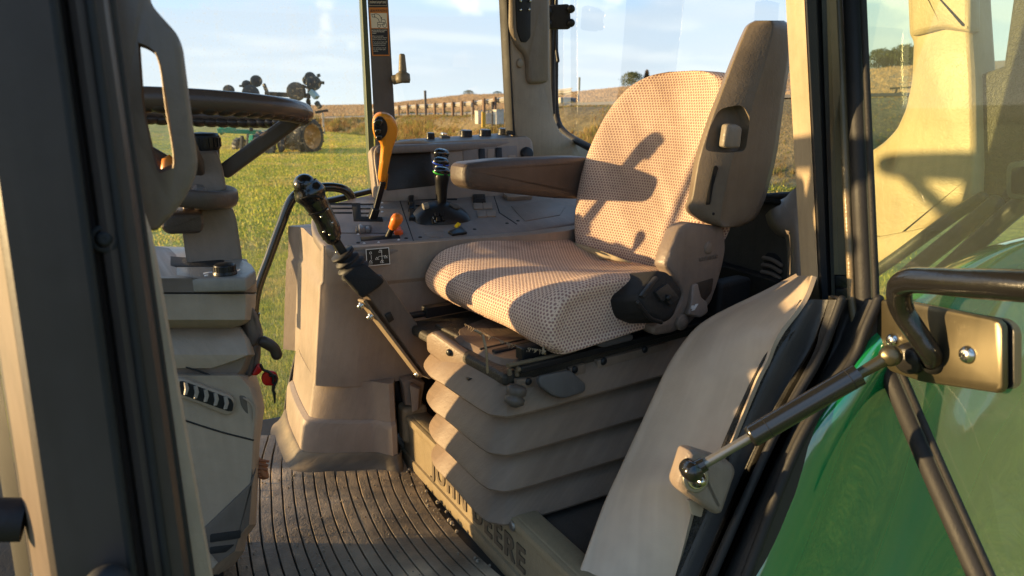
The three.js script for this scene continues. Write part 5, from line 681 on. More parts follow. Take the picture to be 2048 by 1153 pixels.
  const fd = thing('rear_fender', 'glossy green rear fender outside the doorway, lower right', 'fender', [0.8, 0.2, -0.3]);
  // the outer skin runs back and outwards from the sill, close to upright, with a soft crown along its front edge
  const fr = arch.map(([ue, v]) => { const e = uZ(ue, v, -0.625), top = uZ(ue, v, -0.66); const out = [top, e]; const n = 9, uR = 2260; for (let k = 1; k <= n; k++) { const t = k / n, u = lerp(ue, uR, t), crown = 0.020 * Math.sin(Math.min(1, t * 3.6) * Math.PI) - 0.014 * Math.sin(t * 11 + v * 0.005) * Math.min(1, t * 2.5); out.push(uZ(u, v, -0.625 + 0.10 * Math.pow(t, 1.3) + crown)); } return out; });
  part(fd, 'fender_skin', loft(fr, { nu: 5, nv: 5, thick: 0.004, flip: false }), M.green);
  // door: pane, frame tubes, plate, handle
  const dA = 0.25, dN = V(-Math.cos(dA), 0, -Math.sin(dA)), hinge = V(0.86, 0.5, -0.70), XD = 0, D = (u, v, x = XD) => uP(u, v, hinge.clone().addScaledVector(dN, -x), dN);
  const door = thing('cab_door', 'open green tinted glass cab door with black frame and inside pull handle', 'cab door', D(1740, 640).toArray());
  const low = D(1965, 1153), lowD = low.clone().sub(D(1770, 720)), far = low.clone().addScaledVector(lowD, 0.35), eL = far.clone().add(V(-0.25 * 0.42, 0, 0.42)), eT = eL.clone().setY(1.25);
  part(door, 'door_glass', pane([D(1722, -120), D(1740, 600), D(1775, 720), far, eL, eT]), M.tinted);
  { const film = dataTex(512, (x, y) => G(0.035 + 0.02 * fbm(x * 4, y * 4, 4, 4))); const e = dN.clone().multiplyScalar(0.004); part(door.children[0], 'dust_haze_film', pane([D(1722, -120), D(1740, 600), D(1775, 720), far, eL, eT].map((q) => q.clone().add(e))), new THREE.MeshPhysicalMaterial({ color: C(0.75, 0.85, 0.75), roughness: 1, transmission: 0.3, thickness: 0, transparent: true, alphaMap: rep(film, 1.3), side: THREE.DoubleSide, specularIntensity: 0 })); }  // even pale veil laid over the door glass for its bright haze
  part(door, 'frame_seal', tube([[1704, -120], [1709, 0], [1733, 540], [1737, 620], [1748, 670], [1772, 722], [1862, 930], [1962, 1153], [2030, 1310]].map(([u, v]) => D(u, v)), 0.0145, { seg: 120, rad: 14, squash: 1.0 }), M.rubber);
  part(door, 'frame_edge', tube([[1672, -120], [1677, 0], [1703, 540], [1706, 610], [1718, 665], [1744, 716]].map(([u, v]) => D(u, v, XD - 0.01)), 0.0062, { seg: 90, rad: 12 }), plastic(0.20, 0.15, 0.085, 0.35));
  part(door, 'seal_lip', tube([[1722, -120], [1727, 0], [1751, 540], [1755, 615], [1766, 660], [1790, 712], [1882, 925], [1984, 1153], [2050, 1300]].map(([u, v]) => D(u, v, XD - 0.006)), 0.0045, { seg: 110, rad: 10 }), M.blackMatt);
  part(door, 'backing_plate', plate([[1800, 606], [2012, 640], [2030, 660], [2030, 770], [2018, 780], [1850, 765]].map(([u, v]) => D(u, v, XD - 0.004)), dN, 0.01, { bevel: 0.002, round: 0.008 }), M.black);
  const plt = part(door, 'handle_plate', plate([[1740, 602], [1790, 598], [1990, 638], [2004, 652], [2005, 776], [1996, 788], [1842, 765], [1775, 742], [1738, 640]].map(([u, v]) => D(u, v, XD - 0.016)), dN, 0.010, { bevel: 0.0035, bs: 4, round: 0.008 }), M.bronze);
  for (const [u, v, r] of [[1787, 681, 0.0095], [1937, 710, 0.0105]]) { const o = D(u, v, XD - 0.016), s = part(door, 'plate_screw', [turned(o, dN, [[0, 0.0075], [r * 0.5, 0.007], [r * 0.85, 0.0045], [r, 0.0008], [r, -0.002]], 24)], M.silver); part(s, 'screw_cross', [at(rbox(0.002, 0.008, 0.002, 0.0004), o.x - 0.007, o.y, o.z, 0.5), at(rbox(0.002, 0.002, 0.008, 0.0004), o.x - 0.007, o.y, o.z, 0.5)], M.blackMatt); }
  part(door, 'pull_handle', tube([D(2200, 583, -0.060), D(2060, 573, -0.070), D(1940, 567, -0.075), D(1860, 562, -0.075), D(1822, 562, -0.073), D(1803, 572, -0.070), D(1799, 592, -0.065), D(1806, 622, -0.055), D(1838, 672, -0.040), D(1862, 708, -0.028), D(1868, 725, -0.015)], [0.0158, 0.0158, 0.0158, 0.0156, 0.015, 0.0148, 0.0148, 0.014, 0.013, 0.0125, 0.012], { seg: 140, rad: 20 }), new THREE.MeshPhysicalMaterial({ color: C(0.010, 0.0095, 0.009), roughness: 0.26, roughnessMap: roughP, bumpMap: rep(blotch, 12), bumpScale: 0.001, clearcoat: 0.3 }));
  each(door, 'handle_collar', [turned(D(1870, 722, -0.014), V(-1, 0.3, 0.1), [[0.017, -0.004], [0.016, 0.006], [0.012, 0.010]]), turned(D(1825, 716, -0.018), V(-1, 0, 0.1), [[0.020, 0], [0.019, 0.010], [0.013, 0.016], [0, 0.017]])], M.black);
}
// ---------------------------------------------------------------- outside: lawn, bank, road, fields
const tab = (t, x) => { let i = 0; while (i < t.length - 2 && x > t[i + 1][0]) i++; const [a, b] = t[i], [c, d] = t[i + 1]; return lerp(b, d, Math.min(1, Math.max(0, (x - a) / (c - a)))); };
// bearings are tabled by the photograph column in which the horizon is seen there
const uOf = (az) => { let a = az - YAW; while (a > Math.PI) a -= 2 * Math.PI; while (a < -Math.PI) a += 2 * Math.PI; return 1024 + 1465 * Math.tan(Math.max(-1.2, Math.min(1.2, a))); };
const azOf = (u) => YAW + Math.atan((u - 1024) / 1465);
const tDr = [[300, 120], [640, 80], [740, 68], [815, 57], [924, 45], [1015, 38], [1130, 34], [1240, 32], [1600, 30], [2100, 34]], tYr = [[300, -0.6], [640, -0.45], [740, -0.2], [815, 0.1], [924, 0.25], [1015, 0.5], [1130, 0.8], [1240, 0.86], [1600, 1.1], [2100, 1.2]];
const tH = [[300, 2], [640, 2], [760, 4], [850, 14], [930, 23], [1030, 25], [1130, 27], [1200, 33], [1300, 42], [1450, 52], [1600, 58], [1900, 62]];
const HILL = 420;
function gy(x, z) {
  const d = Math.hypot(x, z), u = uOf(Math.atan2(x, -z)), Dr = tab(tDr, u), Yr = tab(tYr, u), low = -1.25 + 0.03 * (noise2(x * 0.3, z * 0.3) - 0.5) * sm(6, 20, d);
  if (d < Dr + 7) return low + (Yr - low) * sm(Dr - 9, Dr - 2.5, d) - 0.12 * sm(Dr - 18, Dr - 10, d) * (1 - sm(Dr - 10, Dr - 6, d));
  const top = 0.8 + tab(tH, u) * HILL / 1465 / Math.cos(Math.atan((u - 1024) / 1465)) * 1.0, t = Math.min(1, (d - Dr - 7) / (HILL - Dr - 7));
  const h = lerp(Yr, top, t * t * (2.2 - 1.2 * t)) - 0.5 * sm(0, 0.03, t) * (1 - t);
  return d > HILL ? top - (d - HILL) * 0.004 : h;
}
{
  const NA = 420, NR = 130, pos = [], col = [], uv = [], idx = [], c = new THREE.Color();
  const grassA = C(0.46, 0.42, 0.055), grassB = C(0.25, 0.31, 0.04), straw = C(0.52, 0.38, 0.12), weed = C(0.27, 0.19, 0.07), soil = C(0.46, 0.30, 0.17), soil2 = C(0.54, 0.37, 0.17);
  for (let i = 0; i <= NR; i++) {
    const r = i === 0 ? 0 : 0.9 * Math.pow(5000 / 0.9, (i - 1) / (NR - 1));
    for (let j = 0; j < NA; j++) {
      const s = j / NA, az = YAW + (s < 0.7 ? lerp(-1.1, 1.1, s / 0.7) : lerp(1.1, 2 * Math.PI - 1.1, (s - 0.7) / 0.3)), x = Math.sin(az) * r, z = -Math.cos(az) * r, u = uOf(az), Dr = tab(tDr, u);
      pos.push(x, gy(x, z), z); uv.push(x, z);
      const n1 = fbm(x * 0.22, z * 0.22, 4), n2 = fbm(x * 0.8 + 9, z * 0.8, 3), n3 = fbm(x * 0.05, z * 0.05, 3);
      c.copy(grassB).lerp(grassA, sm(0.3, 0.7, n1)).lerp(straw, 0.75 * sm(0.5, 0.75, n2 * 0.6 + n3 * 0.4) + 0.5 * sm(Dr - 34, Dr - 18, r) * sm(0.35, 0.6, n1));
      c.lerp(weed, sm(Dr - 15, Dr - 8, r));
      if (r > Dr + 5) { const st = 0.5 + 0.5 * Math.sin(r * 0.09 + u * 0.004 + 3 * n3); c.lerp(soil, sm(Dr + 5, Dr + 14, r)).lerp(soil2, 0.55 * sm(0.55, 0.8, st) * sm(Dr + 8, Dr + 20, r) * (0.4 + 0.6 * sm(900, 1150, u))); }
      col.push(c.r, c.g, c.b);
    }
  }
  for (let i = 0; i < NR; i++) for (let j = 0; j < NA; j++) { const k = (j + 1) % NA, a = i * NA + j, b = i * NA + k, e = a + NA, f = b + NA; idx.push(a, b, e, b, f, e); }
  const g = new THREE.BufferGeometry(); g.setAttribute('position', new THREE.Float32BufferAttribute(pos, 3)); g.setAttribute('uv', new THREE.Float32BufferAttribute(uv, 2)); g.setAttribute('color', new THREE.Float32BufferAttribute(col, 3)); g.setIndex(idx); g.computeVertexNormals();
  const gt = dataTex(512, (x, y) => { const v = 0.62 + 0.55 * (fbm(x * 40, y * 40, 4, 40) - 0.5) + 0.45 * (fbm(x * 8, y * 8, 3, 8) - 0.5); return G(v); });
  const ground = new THREE.Mesh(g, new THREE.MeshStandardMaterial({ vertexColors: true, map: rep(gt, 0.4), bumpMap: rep(gt, 0.8), bumpScale: 0.05, roughness: 1 })); ground.name = 'ground'; ground.receiveShadow = true; ground.userData.kind = 'structure'; scene.add(ground);
  // road on the bank
  const us = []; for (let u = 560; u <= 2100; u += 20) us.push(u); const at2 = (u, d, dy) => { const a = azOf(u), x = Math.sin(a) * d, z = -Math.cos(a) * d; return V(x, tab(tYr, u) + dy, z); };
  tag(part(scene, 'road', loft(us.map((u) => [0.2, 2, 4, 6].map((k) => at2(u, tab(tDr, u) + k, 0.07))), { nu: 2, nv: 2, thick: 0.12 }), new THREE.MeshStandardMaterial({ color: C(0.17, 0.165, 0.16), roughness: 0.9, map: rep(blotch, 0.2) })), null, null, null, 'structure');
  // grass and weeds
  const blade = (n, h, w, spread, seed) => { const r = rng(seed), p = []; for (let i = 0; i < n; i++) { const a = r() * 6.283, q = r() * spread, x = Math.cos(a) * q, z = Math.sin(a) * q, b = r() * 6.283, hh = h * (0.5 + 0.6 * r()), lx = (r() - 0.5) * h * 0.8, lz = (r() - 0.5) * h * 0.8, cx = Math.cos(b) * w, cz = Math.sin(b) * w; p.push(x - cx, 0, z - cz, x + cx, 0, z + cz, x + lx * 0.4 + cx * 0.6, hh * 0.6, z + lz * 0.4 + cz * 0.6, x - cx, 0, z - cz, x + lx * 0.4 + cx * 0.6, hh * 0.6, z + lz * 0.4 + cz * 0.6, x + lx * 0.4 - cx * 0.6, hh * 0.6, z + lz * 0.4 - cz * 0.6, x + lx * 0.4 - cx * 0.6, hh * 0.6, z + lz * 0.4 - cz * 0.6, x + lx * 0.4 + cx * 0.6, hh * 0.6, z + lz * 0.4 + cz * 0.6, x + lx, hh, z + lz); } const g = new THREE.BufferGeometry(); g.setAttribute('position', new THREE.Float32BufferAttribute(p, 3)); g.computeVertexNormals(); return g; };
  const leafMat = (k) => new THREE.MeshPhysicalMaterial({ color: 0xffffff, roughness: 0.9, transmission: 0.35, thickness: 0, side: THREE.DoubleSide, specularIntensity: 0.2 });
  function scatter(name, geo, n, seed, where, tint, size) {
    const r = rng(seed), m = new THREE.InstancedMesh(geo, leafMat(), n), M4 = new THREE.Matrix4(), q = new THREE.Quaternion(), cc = new THREE.Color(); let k = 0, guard = 0;
    while (k < n && guard++ < n * 6) { const [u, d] = where(r); const a = azOf(u), x = Math.sin(a) * d, z = -Math.cos(a) * d, s = size(r, u, d, x, z); if (!s) continue; q.setFromEuler(new THREE.Euler((r() - 0.5) * 0.3, r() * 6.283, (r() - 0.5) * 0.3)); M4.compose(V(x, gy(x, z) - 0.01, z), q, V(s, s * (0.7 + 0.6 * r()), s)); m.setMatrixAt(k, M4); tint(cc, r, x, z, u, d); m.setColorAt(k, cc); k++; }
    m.count = k; m.name = name; m.castShadow = m.receiveShadow = true; m.userData.kind = 'stuff'; scene.add(m); return m;
  }
  const views = (r) => { const t = r(); return t < 0.10 ? lerp(-1800, 380, r()) : t < 0.72 ? lerp(380, 1050, r()) : t < 0.86 ? lerp(1090, 1320, r()) : lerp(1480, 1840, r()); };
  const lawnTint = (cc, r, x, z) => { const n = fbm(x * 0.22, z * 0.22, 4), n2 = fbm(x * 0.8 + 9, z * 0.8, 3); cc.copy(grassB).lerp(grassA, sm(0.25, 0.7, n + 0.3 * (r() - 0.5))).lerp(straw, (r() < 0.22 ? 0.8 : 0.1) * 0.8 + 0.5 * sm(0.5, 0.7, n2)).multiplyScalar(1.25); };
  tag(scatter('grass', blade(9, 0.045, 0.0035, 0.07, 3), 66000, 11, (r) => [views(r), 2.6 * Math.pow(14 / 2.6, Math.pow(r(), 0.85))], lawnTint, (r, u, d) => 0.8 + 0.7 * r()), 'short mown green and straw coloured lawn grass beside the cab', 'grass', null, 'stuff');
  tag(scatter('grass', blade(10, 0.045, 0.012, 0.22, 4), 46000, 12, (r) => [views(r), 11 * Math.pow(6, r())], lawnTint, (r, u, d) => d < tab(tDr, u) - 9 ? 0.8 + 0.9 * r() : 0), 'grass of the farther lawn towards the road bank', 'grass', null, 'stuff');
  const weedTint = (cc, r, x, z, u, d) => { const n = fbm(x * 0.25, z * 0.25 + 5, 3), t = r(); cc.copy(t < 0.45 ? C(0.40, 0.27, 0.09) : t < 0.75 ? C(0.26, 0.24, 0.06) : C(0.28, 0.15, 0.06)).lerp(C(0.10, 0.14, 0.03), sm(0.5, 0.62, n) * (d < tab(tDr, u) - 9 ? 0.9 : 0.3)); };
  tag(scatter('weeds', blade(16, 0.5, 0.028, 0.28, 5), 15000, 13, (r) => { const u = views(r); return [u, tab(tDr, u) - 15 + 14.5 * Math.pow(r(), 0.8)]; }, weedTint, (r, u, d, x, z) => { const f = sm(tab(tDr, u) - 15, tab(tDr, u) - 7, d), n = fbm(x * 0.35, z * 0.35, 3); return (0.25 + 0.85 * f) * (0.45 + 1.1 * sm(0.35, 0.7, n)) * (0.7 + 0.5 * r()) * (d > tab(tDr, u) - 5.5 ? 0.3 : 1) * (u > 1480 ? 0.2 : u > 1050 ? 0.5 : u < 780 ? 1.0 : 0.6); }), 'dry ochre weeds and brush on the bank below the road', 'weeds', null, 'stuff');
  tag(scatter('weeds', blade(14, 0.35, 0.035, 0.4, 6), 5000, 14, (r) => { const u = views(r); return [u, tab(tDr, u) + 8 + 26 * r() * r()]; }, weedTint, (r) => 0.4 + 0.6 * r()), 'ochre grass growing along the far side of the road', 'weeds', null, 'stuff');
  tag(scatter('stubble', blade(14, 0.34, 0.05, 1.1, 8), 16000, 15, (r) => { const t = r(), u = t < 0.45 ? lerp(560, 1050, r()) : t < 0.8 ? lerp(1090, 1400, r()) : lerp(1480, 1840, r()); return [u, tab(tDr, u) + 14 + 330 * Math.pow(r(), 1.4)]; }, (cc, r) => cc.setRGB(0.44, 0.30, 0.17).multiplyScalar(0.75 + 0.5 * r()), (r, u, d) => (0.6 + 0.6 * r()) * (0.8 + d / 300)), 'dry stubble covering the brown fields up to the skyline', 'stubble', null, 'stuff');
  // guard rail: posts, blockouts, beam
  const P = (u, d, y) => { const a = azOf(u); return V(Math.sin(a) * d, y, -Math.cos(a) * d); }, gr = thing('guardrail', 'galvanised guardrail on weathered wooden posts along the raised road', 'guardrail', P(870, 50, 0).toArray());
  const wood = plastic(0.20, 0.12, 0.07, 0.9, 0.004), galv = plastic(0.36, 0.33, 0.28, 0.5, 0.001), pU = []; for (let k = -3; k <= 12; k++) pU.push(815 + 18.1 * k + (k > 6 ? (k - 6) * 4 : 0));
  const rp2 = (u, off = 0) => P(u, tab(tDr, u) - 0.6 + off, tab(tYr, u) + 0.72);
  const wbeam = (pts) => { const rows = pts.map((p, i) => { const t = pts[Math.min(pts.length - 1, i + 1)].clone().sub(pts[Math.max(0, i - 1)]).setY(0).normalize(), n = V(-t.z, 0, t.x); if (n.dot(EYE.clone().sub(p)) < 0) n.negate(); return [[0.14, 0.0], [0.11, 0.0], [0.07, 0.08], [0.03, 0.08], [0, 0.0], [-0.03, 0.08], [-0.07, 0.08], [-0.11, 0], [-0.14, 0]].map(([h, o]) => p.clone().addScaledVector(n, o - 0.12).add(V(0, h, 0))); }); return loft(rows, { nu: 1, nv: 1, thick: 0.006 }); };
  for (const u of pU) { const p = rp2(u, 0.05); part(gr, 'rail_post', box(p.x, p.y - 0.38, p.z, 0.13, 1.15, 0.18, 0.01), wood); const b = rp2(u, 0.24); part(gr, 'blockout', box(b.x, b.y, b.z, 0.16, 0.36, 0.2, 0.01), plastic(0.07, 0.055, 0.045, 0.9)); }
  part(gr, 'rail_beam', wbeam([740, 780, 815, 870, 924, 970, 1000, 1050, 1100, 1140].map((u) => rp2(u, 0.45))), galv);
  // roadside posts and blocks
  const postThing = (name, label, cat, u, v0, v1, d, w, mat, group) => { const b = P(u, d, 0); b.y = gy(b.x, b.z); const hgt = 0.8 + (214 - v0) * d / 1465 - b.y, t = thing(name, label, cat, b.toArray(), group); part(t, 'post_shaft', [box(b.x, b.y + hgt / 2 - 0.15, b.z, w, hgt + 0.3, w, 0.008)], mat); return [t, b, hgt]; };
  const dk = plastic(0.10, 0.085, 0.075, 0.9), gy2 = plastic(0.3, 0.28, 0.25, 0.7);
  postThing('marker_post', 'grey wooden post at the road edge just left of the window post', 'post', 733, 189, 240, 62, 0.16, dk);
  postThing('marker_post', 'tall dark post rising above the guardrail against the field', 'post', 851, 182, 230, 52, 0.14, dk);
  { const [t, b, h] = postThing('sign_post', 'thin sign post with narrow sign seen edge on beyond the rear window', 'sign post', 1157, 157, 205, 36, 0.05, gy2); part(t, 'sign_panel', box(b.x, b.y + h - 0.3, b.z + 0.04, 0.10, 0.62, 0.03, 0.01), plastic(0.34, 0.28, 0.12, 0.6)); }
  { const [t, b, h] = postThing('delineator_post', 'thin pale reflector post standing in the weeds before the guardrail', 'post', 943, 205, 240, 40, 0.045, plastic(0.42, 0.38, 0.28, 0.7)); part(t, 'reflector', box(b.x, b.y + h - 0.12, b.z + 0.03, 0.09, 0.24, 0.02, 0.005), galv); }
  postThing('delineator_post', 'short pale stake in the weeds behind the tractor wheel', 'post', 645, 226, 250, 58, 0.1, plastic(0.5, 0.42, 0.26, 0.8));
  { const [t, b, h] = postThing('utility_pedestal', 'dark end post of the guardrail beside the white blocks', 'post', 985, 203, 240, 35.5, 0.12, plastic(0.07, 0.065, 0.06, 0.8)); part(t, 'pedestal_cap', box(b.x + 0.06, b.y + h - 0.1, b.z, 0.2, 0.2, 0.12, 0.02), dk); }
  const white = plastic(0.62, 0.56, 0.46, 0.8, 0.002);
  for (const [u, d, w, v0, v1, lab] of [[957, 33, 0.26, 222, 238, 'small white block in the weeds, left of the yellow post'], [975, 33, 0.30, 227, 238, 'low white block in the weeds between yellow and dark posts'], [997, 33, 0.46, 220, 239, 'largest white block in the weeds, nearest the window pillar']]) { const b = P(u, d, 0.8 - (v1 - 214) * d / 1465), h = (v1 - v0) * d / 1465, t = thing('white_block', lab, 'block', b.toArray()); part(t, 'block_body', box(b.x, b.y + h / 2 - 0.1, b.z, w, h + 0.2, 0.25, 0.03, 0.3), white); part(t, 'block_cap', box(b.x, b.y + h + 0.01, b.z, w + 0.03, 0.04, 0.28, 0.01, 0.3), white); }
  { const b = P(965, 32.5, 0.8 - 26 * 32.5 / 1465), t = thing('yellow_post', 'yellow capped marker post in the weeds between white blocks', 'post', b.toArray()); part(t, 'post_shaft', [cyl(b.clone().setY(b.y - 0.3), b.clone().setY(b.y + 0.36), 0.055), cyl(b.clone().add(V(0.1, -0.3, 0)), b.clone().add(V(0.1, 0.33, 0)), 0.045)], plastic(0.62, 0.36, 0.03, 0.6)); part(t, 'post_cap', ball(b.clone().setY(b.y + 0.36), 0.058, 1, 0.6, 1), plastic(0.66, 0.42, 0.05, 0.5)); }
  { const b = P(1124, 110, 0); b.y = gy(b.x, b.z); const t = thing('farm_shed', 'pale low farm shed with grey end wall across the fields', 'shed', b.toArray()); part(t, 'shed_wall', box(b.x, b.y + 0.55, b.z, 2.6, 1.3, 2, 0.05, 0.3), plastic(0.55, 0.5, 0.36, 0.8)); part(t, 'shed_roof', box(b.x, b.y + 1.25, b.z, 2.8, 0.14, 2.2, 0.03, 0.3), plastic(0.5, 0.46, 0.4, 0.6)); part(t, 'end_wall', box(b.x + 1.25, b.y + 0.6, b.z + 0.3, 0.5, 1.35, 1.9, 0.05, 0.3), plastic(0.2, 0.2, 0.2, 0.8)); }
  // trees on the skyline
  const leafG = (() => { const g = new THREE.BufferGeometry(), p = [], r = rng(77); for (let i = 0; i < 5; i++) { const a = V(r() - 0.5, r() - 0.5, r() - 0.5), b = V(r() - 0.5, r() - 0.5, r() - 0.5).multiplyScalar(1.25), c2 = V(r() - 0.5, r() - 0.5, r() - 0.5).multiplyScalar(1.25); p.push(...a.toArray(), ...a.clone().add(b).toArray(), ...a.clone().add(c2).toArray()); } g.setAttribute('position', new THREE.Float32BufferAttribute(p, 3)); return g; })();
  function tree(label, u, d, h, w, tint, seed, conic = 0, group) {
    const r = rng(seed), b = P(u, d, 0); b.y = gy(b.x, b.z); const t = thing('field_tree', label, 'tree', b.toArray(), group);
    part(t, 'trunk', [cyl(b.clone().setY(b.y - 0.3), b.clone().setY(b.y + h * 0.5), h * 0.03, h * 0.015, 8), ...[0, 1, 2].map((k) => cyl(b.clone().setY(b.y + h * (0.3 + k * 0.08)), b.clone().add(V(Math.cos(k * 2.2) * w * 0.25, h * (0.6 + k * 0.06), Math.sin(k * 2.2) * w * 0.25)), h * 0.012, h * 0.005, 6))], plastic(0.10, 0.075, 0.05, 0.9));
    const p = []; for (let i = 0; i < 900; i++) { const yy = Math.pow(r(), 0.85), prof = conic ? (1 - yy) * 0.95 + 0.05 : Math.sqrt(Math.max(0.12, 1 - Math.pow(yy * 1.5 - 0.5, 2))), a = r() * 6.283, q = Math.sqrt(r()) * prof * w / 2 * (0.75 + 0.5 * fbm(a * 1.3 + seed, yy * 4, 2)), x = b.x + Math.cos(a) * q, z = b.z + Math.sin(a) * q, y = b.y + h * (0.04 + 0.96 * yy), s = h * 0.12 * (0.5 + r()), o = leafG.attributes.position; const m = new THREE.Matrix4().compose(V(x, y, z), new THREE.Quaternion().setFromEuler(new THREE.Euler(r() * 6, r() * 6, r() * 6)), V(s, s, s)), v = V(); for (let k = 0; k < o.count; k++) { v.fromBufferAttribute(o, k).applyMatrix4(m); p.push(v.x, v.y, v.z); } }
    const g = new THREE.BufferGeometry(); g.setAttribute('position', new THREE.Float32BufferAttribute(p, 3)); g.computeVertexNormals(); part(t, 'crown', g, new THREE.MeshPhysicalMaterial({ color: tint, roughness: 0.9, transmission: 0.25, thickness: 0, side: THREE.DoubleSide, specularIntensity: 0.2 }));
  }
  const H2 = HILL - 6, olive = C(0.15, 0.155, 0.055), dkgreen = C(0.075, 0.095, 0.04);
  tree('wide olive tree clump on the hilltop left of the seat back', 1263, H2, 7.5, 14, olive, 1); tree('narrow reddish tree on the skyline beside the wide clump', 1291, H2, 7.5, 5, C(0.16, 0.10, 0.05), 2, 1); tree('small rounded bush on the hill crest above the guardrail', 938, H2, 2.6, 7, dkgreen, 3); tree('low bush on the hill crest near the window pillar', 995, H2, 1.8, 6, dkgreen, 4); tree('green tree on the skyline between raised armrest and door post', 1577, H2 - 60, 9, 8, C(0.10, 0.12, 0.04), 5);
  for (const [k, u, h, w] of [[0, 1748, 8, 15], [1, 1772, 7, 15], [2, 1795, 9, 16], [3, 1818, 8, 15]]) tree(['leftmost', 'second from left', 'third from left', 'rightmost'][k] + ' of the four shelter belt trees seen through the door glass', u, H2 - 40, h, w, dkgreen, 20 + k, 0, 'shelter belt trees seen through the door glass');
  { // black frame implement standing far behind
    const b = P(1800, 62, 0); b.y = gy(b.x, b.z) - 0; const G2 = (u, v) => P(u, 62, 0.8 + (214 - v) * 62 / 1465), t = thing('field_implement', 'black frame implement standing in the field, seen through door glass', 'implement', b.toArray()), m = plastic(0.02, 0.02, 0.02, 0.6);
    part(t, 'frame_beam', [bar(G2(1775, 182), G2(1905, 176), 0.1, 0.14), bar(G2(1790, 182), G2(1783, 206), 0.1, 0.14)], m); part(t, 'lift_arm', [bar(G2(1795, 190), G2(1850, 196), 0.1, 0.2), bar(G2(1800, 205), G2(1840, 208), 0.1, 0.2)], m);
    part(t, 'wheel', [tube(Array.from({ length: 14 }, (_, i) => G2(1764 + Math.cos(i / 14 * 6.283) * 11, 206 + Math.sin(i / 14 * 6.283) * 14)), 0.09, { seg: 40, rad: 8, closed: true })], m);
  }
}
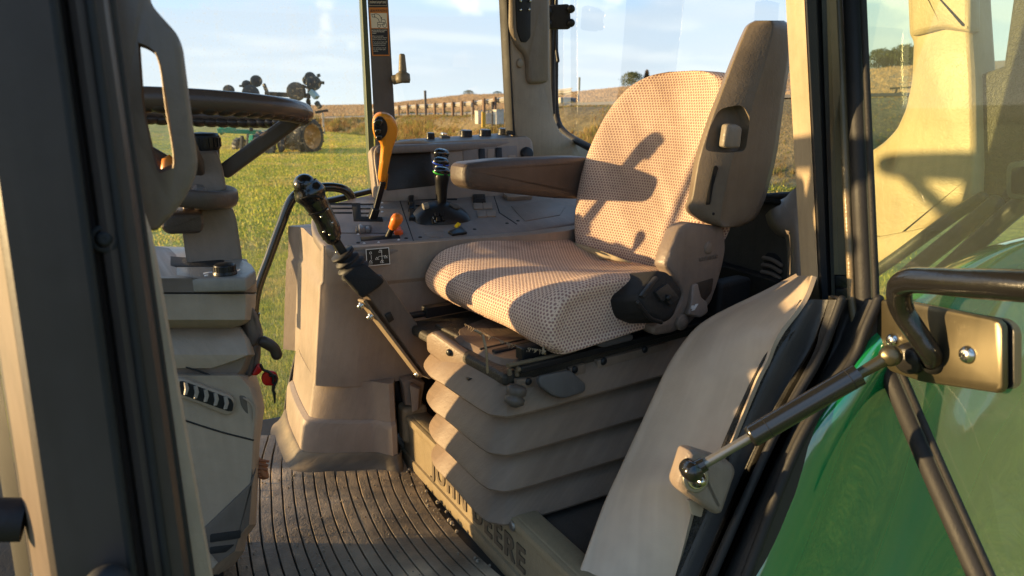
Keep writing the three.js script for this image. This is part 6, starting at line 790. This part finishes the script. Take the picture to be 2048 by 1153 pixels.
// ---------------------------------------------------------------- green implement with folded wings on the lawn
{
  const D0 = 33, Gp = (u, v, d = D0) => EYE.clone().addScaledVector(ray(u, v), d), px = D0 / FOC;
  const t = thing('folded_planter', 'green folded planter with dark round seed hoppers and big tyre on the lawn', 'planter', Gp(560, 306).toArray());
  const gm = plastic(0.02, 0.30, 0.16, 0.5), dk = plastic(0.03, 0.032, 0.03, 0.6), pale = plastic(0.35, 0.45, 0.42, 0.5);
  const side = RT.clone().setY(0).normalize(), away = V(side.z, 0, -side.x).negate(), ax = side.clone().multiplyScalar(0.90).addScaledVector(away, 0.43).normalize();
  // big wheels: tyre with lugs and orange rim
  const wheelAt = (c, R, W, rim) => { const w = part(t, 'tyre', [turned(c.clone().addScaledVector(ax, -W / 2), ax, [[R * 0.68, 0], [R * 0.9, -0.02], [R * 0.98, W * 0.15], [R, W * 0.5], [R * 0.98, W * 0.85], [R * 0.9, W + 0.02], [R * 0.68, W]], 40), ...Array.from({ length: 26 }, (_, i) => { const a = i / 26 * 6.283, y = V(0, 1, 0), q = ax.clone().cross(y).normalize(), o = c.clone().addScaledVector(y, Math.cos(a) * R).addScaledVector(q, Math.sin(a) * R), tn = y.clone().multiplyScalar(-Math.sin(a)).addScaledVector(q, Math.cos(a)); return bar(o.clone().addScaledVector(ax, i % 2 ? -W * 0.5 : 0), o.clone().addScaledVector(ax, i % 2 ? 0 : W * 0.5).addScaledVector(tn, 0.06), 0.05, 0.07, tn, 0.01); })], dk); part(w, 'rim', turned(c.clone().addScaledVector(ax, -W / 2), ax, [[R * 0.68, W * 1.02], [R * 0.62, W * 0.9], [R * 0.5, W * 0.65], [R * 0.25, W * 0.7], [R * 0.12, W * 0.85], [0, W * 0.85], [0, 0.05], [R * 0.6, 0.02], [R * 0.68, -0.01]], 36), rim); };
  wheelAt(Gp(617, 273, D0), 36 * px, 0.45, plastic(0.50, 0.20, 0.04, 0.5)); wheelAt(Gp(600, 281, D0 + 1.4), 28 * px, 0.45, plastic(0.4, 0.25, 0.1, 0.5)); wheelAt(Gp(527, 291, D0 - 0.6), 27 * px, 0.4, plastic(0.16, 0.12, 0.07, 0.6)); wheelAt(Gp(480, 293, D0 + 2.5), 18 * px, 0.3, plastic(0.16, 0.12, 0.07, 0.6));
  const B = (u0, v0, u1, v1, w, h, nm, m, d0 = D0, d1 = d0) => part(t, nm, bar(Gp(u0, v0, d0), Gp(u1, v1, d1), w, h, V(0, 1, 0.01), 0.02), m);
  part(t, 'main_body', plate([[556, 240], [566, 232], [606, 236], [610, 252], [606, 282], [572, 290], [548, 286], [540, 262]].map(([u, v]) => Gp(u, v, D0 + 0.6)), FW.clone().negate(), 1.3, { bevel: 0.08, round: 0.1 }), plastic(0.07, 0.085, 0.06, 0.7));
  B(540, 248, 612, 250, 0.4, 0.28, 'toolbar', gm, D0 - 0.2); B(436, 262, 470, 258, 0.3, 0.22, 'toolbar', gm); part(t, 'end_plate', plate([[438, 240], [446, 238], [448, 266], [440, 270], [437, 262]].map(([u, v]) => Gp(u, v)), FW.clone().negate(), 0.1, { bevel: 0.01 }), gm);
  B(504, 270, 502, 306, 0.2, 0.22, 'row_unit_frame', gm, D0 - 1); B(496, 268, 494, 304, 0.12, 0.12, 'row_unit_frame', dk, D0 - 1); B(484, 272, 482, 302, 0.12, 0.12, 'row_unit_frame', dk, D0 - 0.5);
  part(t, 'row_unit', plate([[476, 314], [488, 304], [506, 302], [516, 308], [508, 318], [490, 320]].map(([u, v]) => Gp(u, v, D0 - 1.2)), FW.clone().negate(), 0.6, { bevel: 0.05, round: 0.08 }), gm); B(515, 308, 517, 330, 0.09, 0.09, 'parking_stand', plastic(0.45, 0.44, 0.42, 0.5), D0 - 1.4); B(492, 316, 492, 325, 0.08, 0.08, 'parking_stand', pale, D0 - 1.4);
  part(t, 'hanging_unit', plate([[550, 262], [562, 258], [570, 276], [566, 298], [558, 306], [553, 290]].map(([u, v]) => Gp(u, v, D0 - 0.3)), FW.clone().negate(), 0.3, { bevel: 0.04, round: 0.05 }), dk);
  const hop = (u, v, r, d = D0) => { const c = Gp(u, v, d), n = FW.clone().negate().addScaledVector(side, 0.35).normalize(); const h = part(t, 'seed_hopper', turned(c.clone().addScaledVector(n, -r * px * 0.5), n, [[r * px * 0.6, 0], [r * px * 0.95, r * px * 0.15], [r * px, r * px * 0.5], [r * px * 0.96, r * px * 0.62], [r * px * 0.6, r * px * 0.72], [0, r * px * 0.74]], 30), plastic(0.045, 0.048, 0.042, 0.5)); part(h, 'hopper_lid', turned(c.clone().addScaledVector(n, r * px * 0.23), n, [[r * px * 0.5, 0], [r * px * 0.48, 0.03], [0, 0.035]], 24), dk); };
  hop(457, 181, 12, D0 + 2); hop(493, 170, 10, D0 + 1); hop(512, 162, 12, D0 + 0.7); hop(501, 187, 17, D0); hop(592, 183, 19, D0); hop(620, 155, 11.5, D0 + 0.8); hop(614, 161, 10, D0 + 1.2); hop(627, 166, 15, D0);
  B(527, 168, 536, 190, 0.12, 0.14, 'wing_arm', dk); B(478, 172, 488, 172, 0.1, 0.1, 'wing_arm', dk); B(530, 188, 620, 192, 0.2, 0.22, 'wing_arm', dk, D0 + 0.6); B(604, 170, 618, 178, 0.1, 0.1, 'wing_arm', dk); B(618, 178, 616, 200, 0.1, 0.12, 'wing_arm', dk); B(634, 152, 640, 150, 0.12, 0.14, 'wing_arm', dk); B(640, 165, 648, 166, 0.12, 0.14, 'wing_arm', dk); B(622, 182, 634, 196, 0.3, 0.22, 'wing_arm', pale); B(616, 200, 620, 245, 0.2, 0.2, 'wing_mast', dk, D0 + 0.7); B(540, 190, 548, 245, 0.2, 0.2, 'wing_mast', dk, D0 + 0.7); B(460, 190, 462, 262, 0.14, 0.14, 'wing_mast', dk, D0 + 2); B(500, 200, 502, 262, 0.16, 0.16, 'wing_mast', dk, D0 + 0.6); B(446, 262, 548, 266, 0.2, 0.2, 'hitch_frame', gm, D0 + 1);
  B(632, 204, 640, 216, 0.16, 0.2, 'marker_arm', dk); B(630, 225, 656, 221, 0.1, 0.12, 'marker_arm', dk); B(645, 226, 646, 255, 0.1, 0.1, 'support_post', plastic(0.5, 0.42, 0.28, 0.7), D0 + 6);
}
renderer.render(scene, camera);
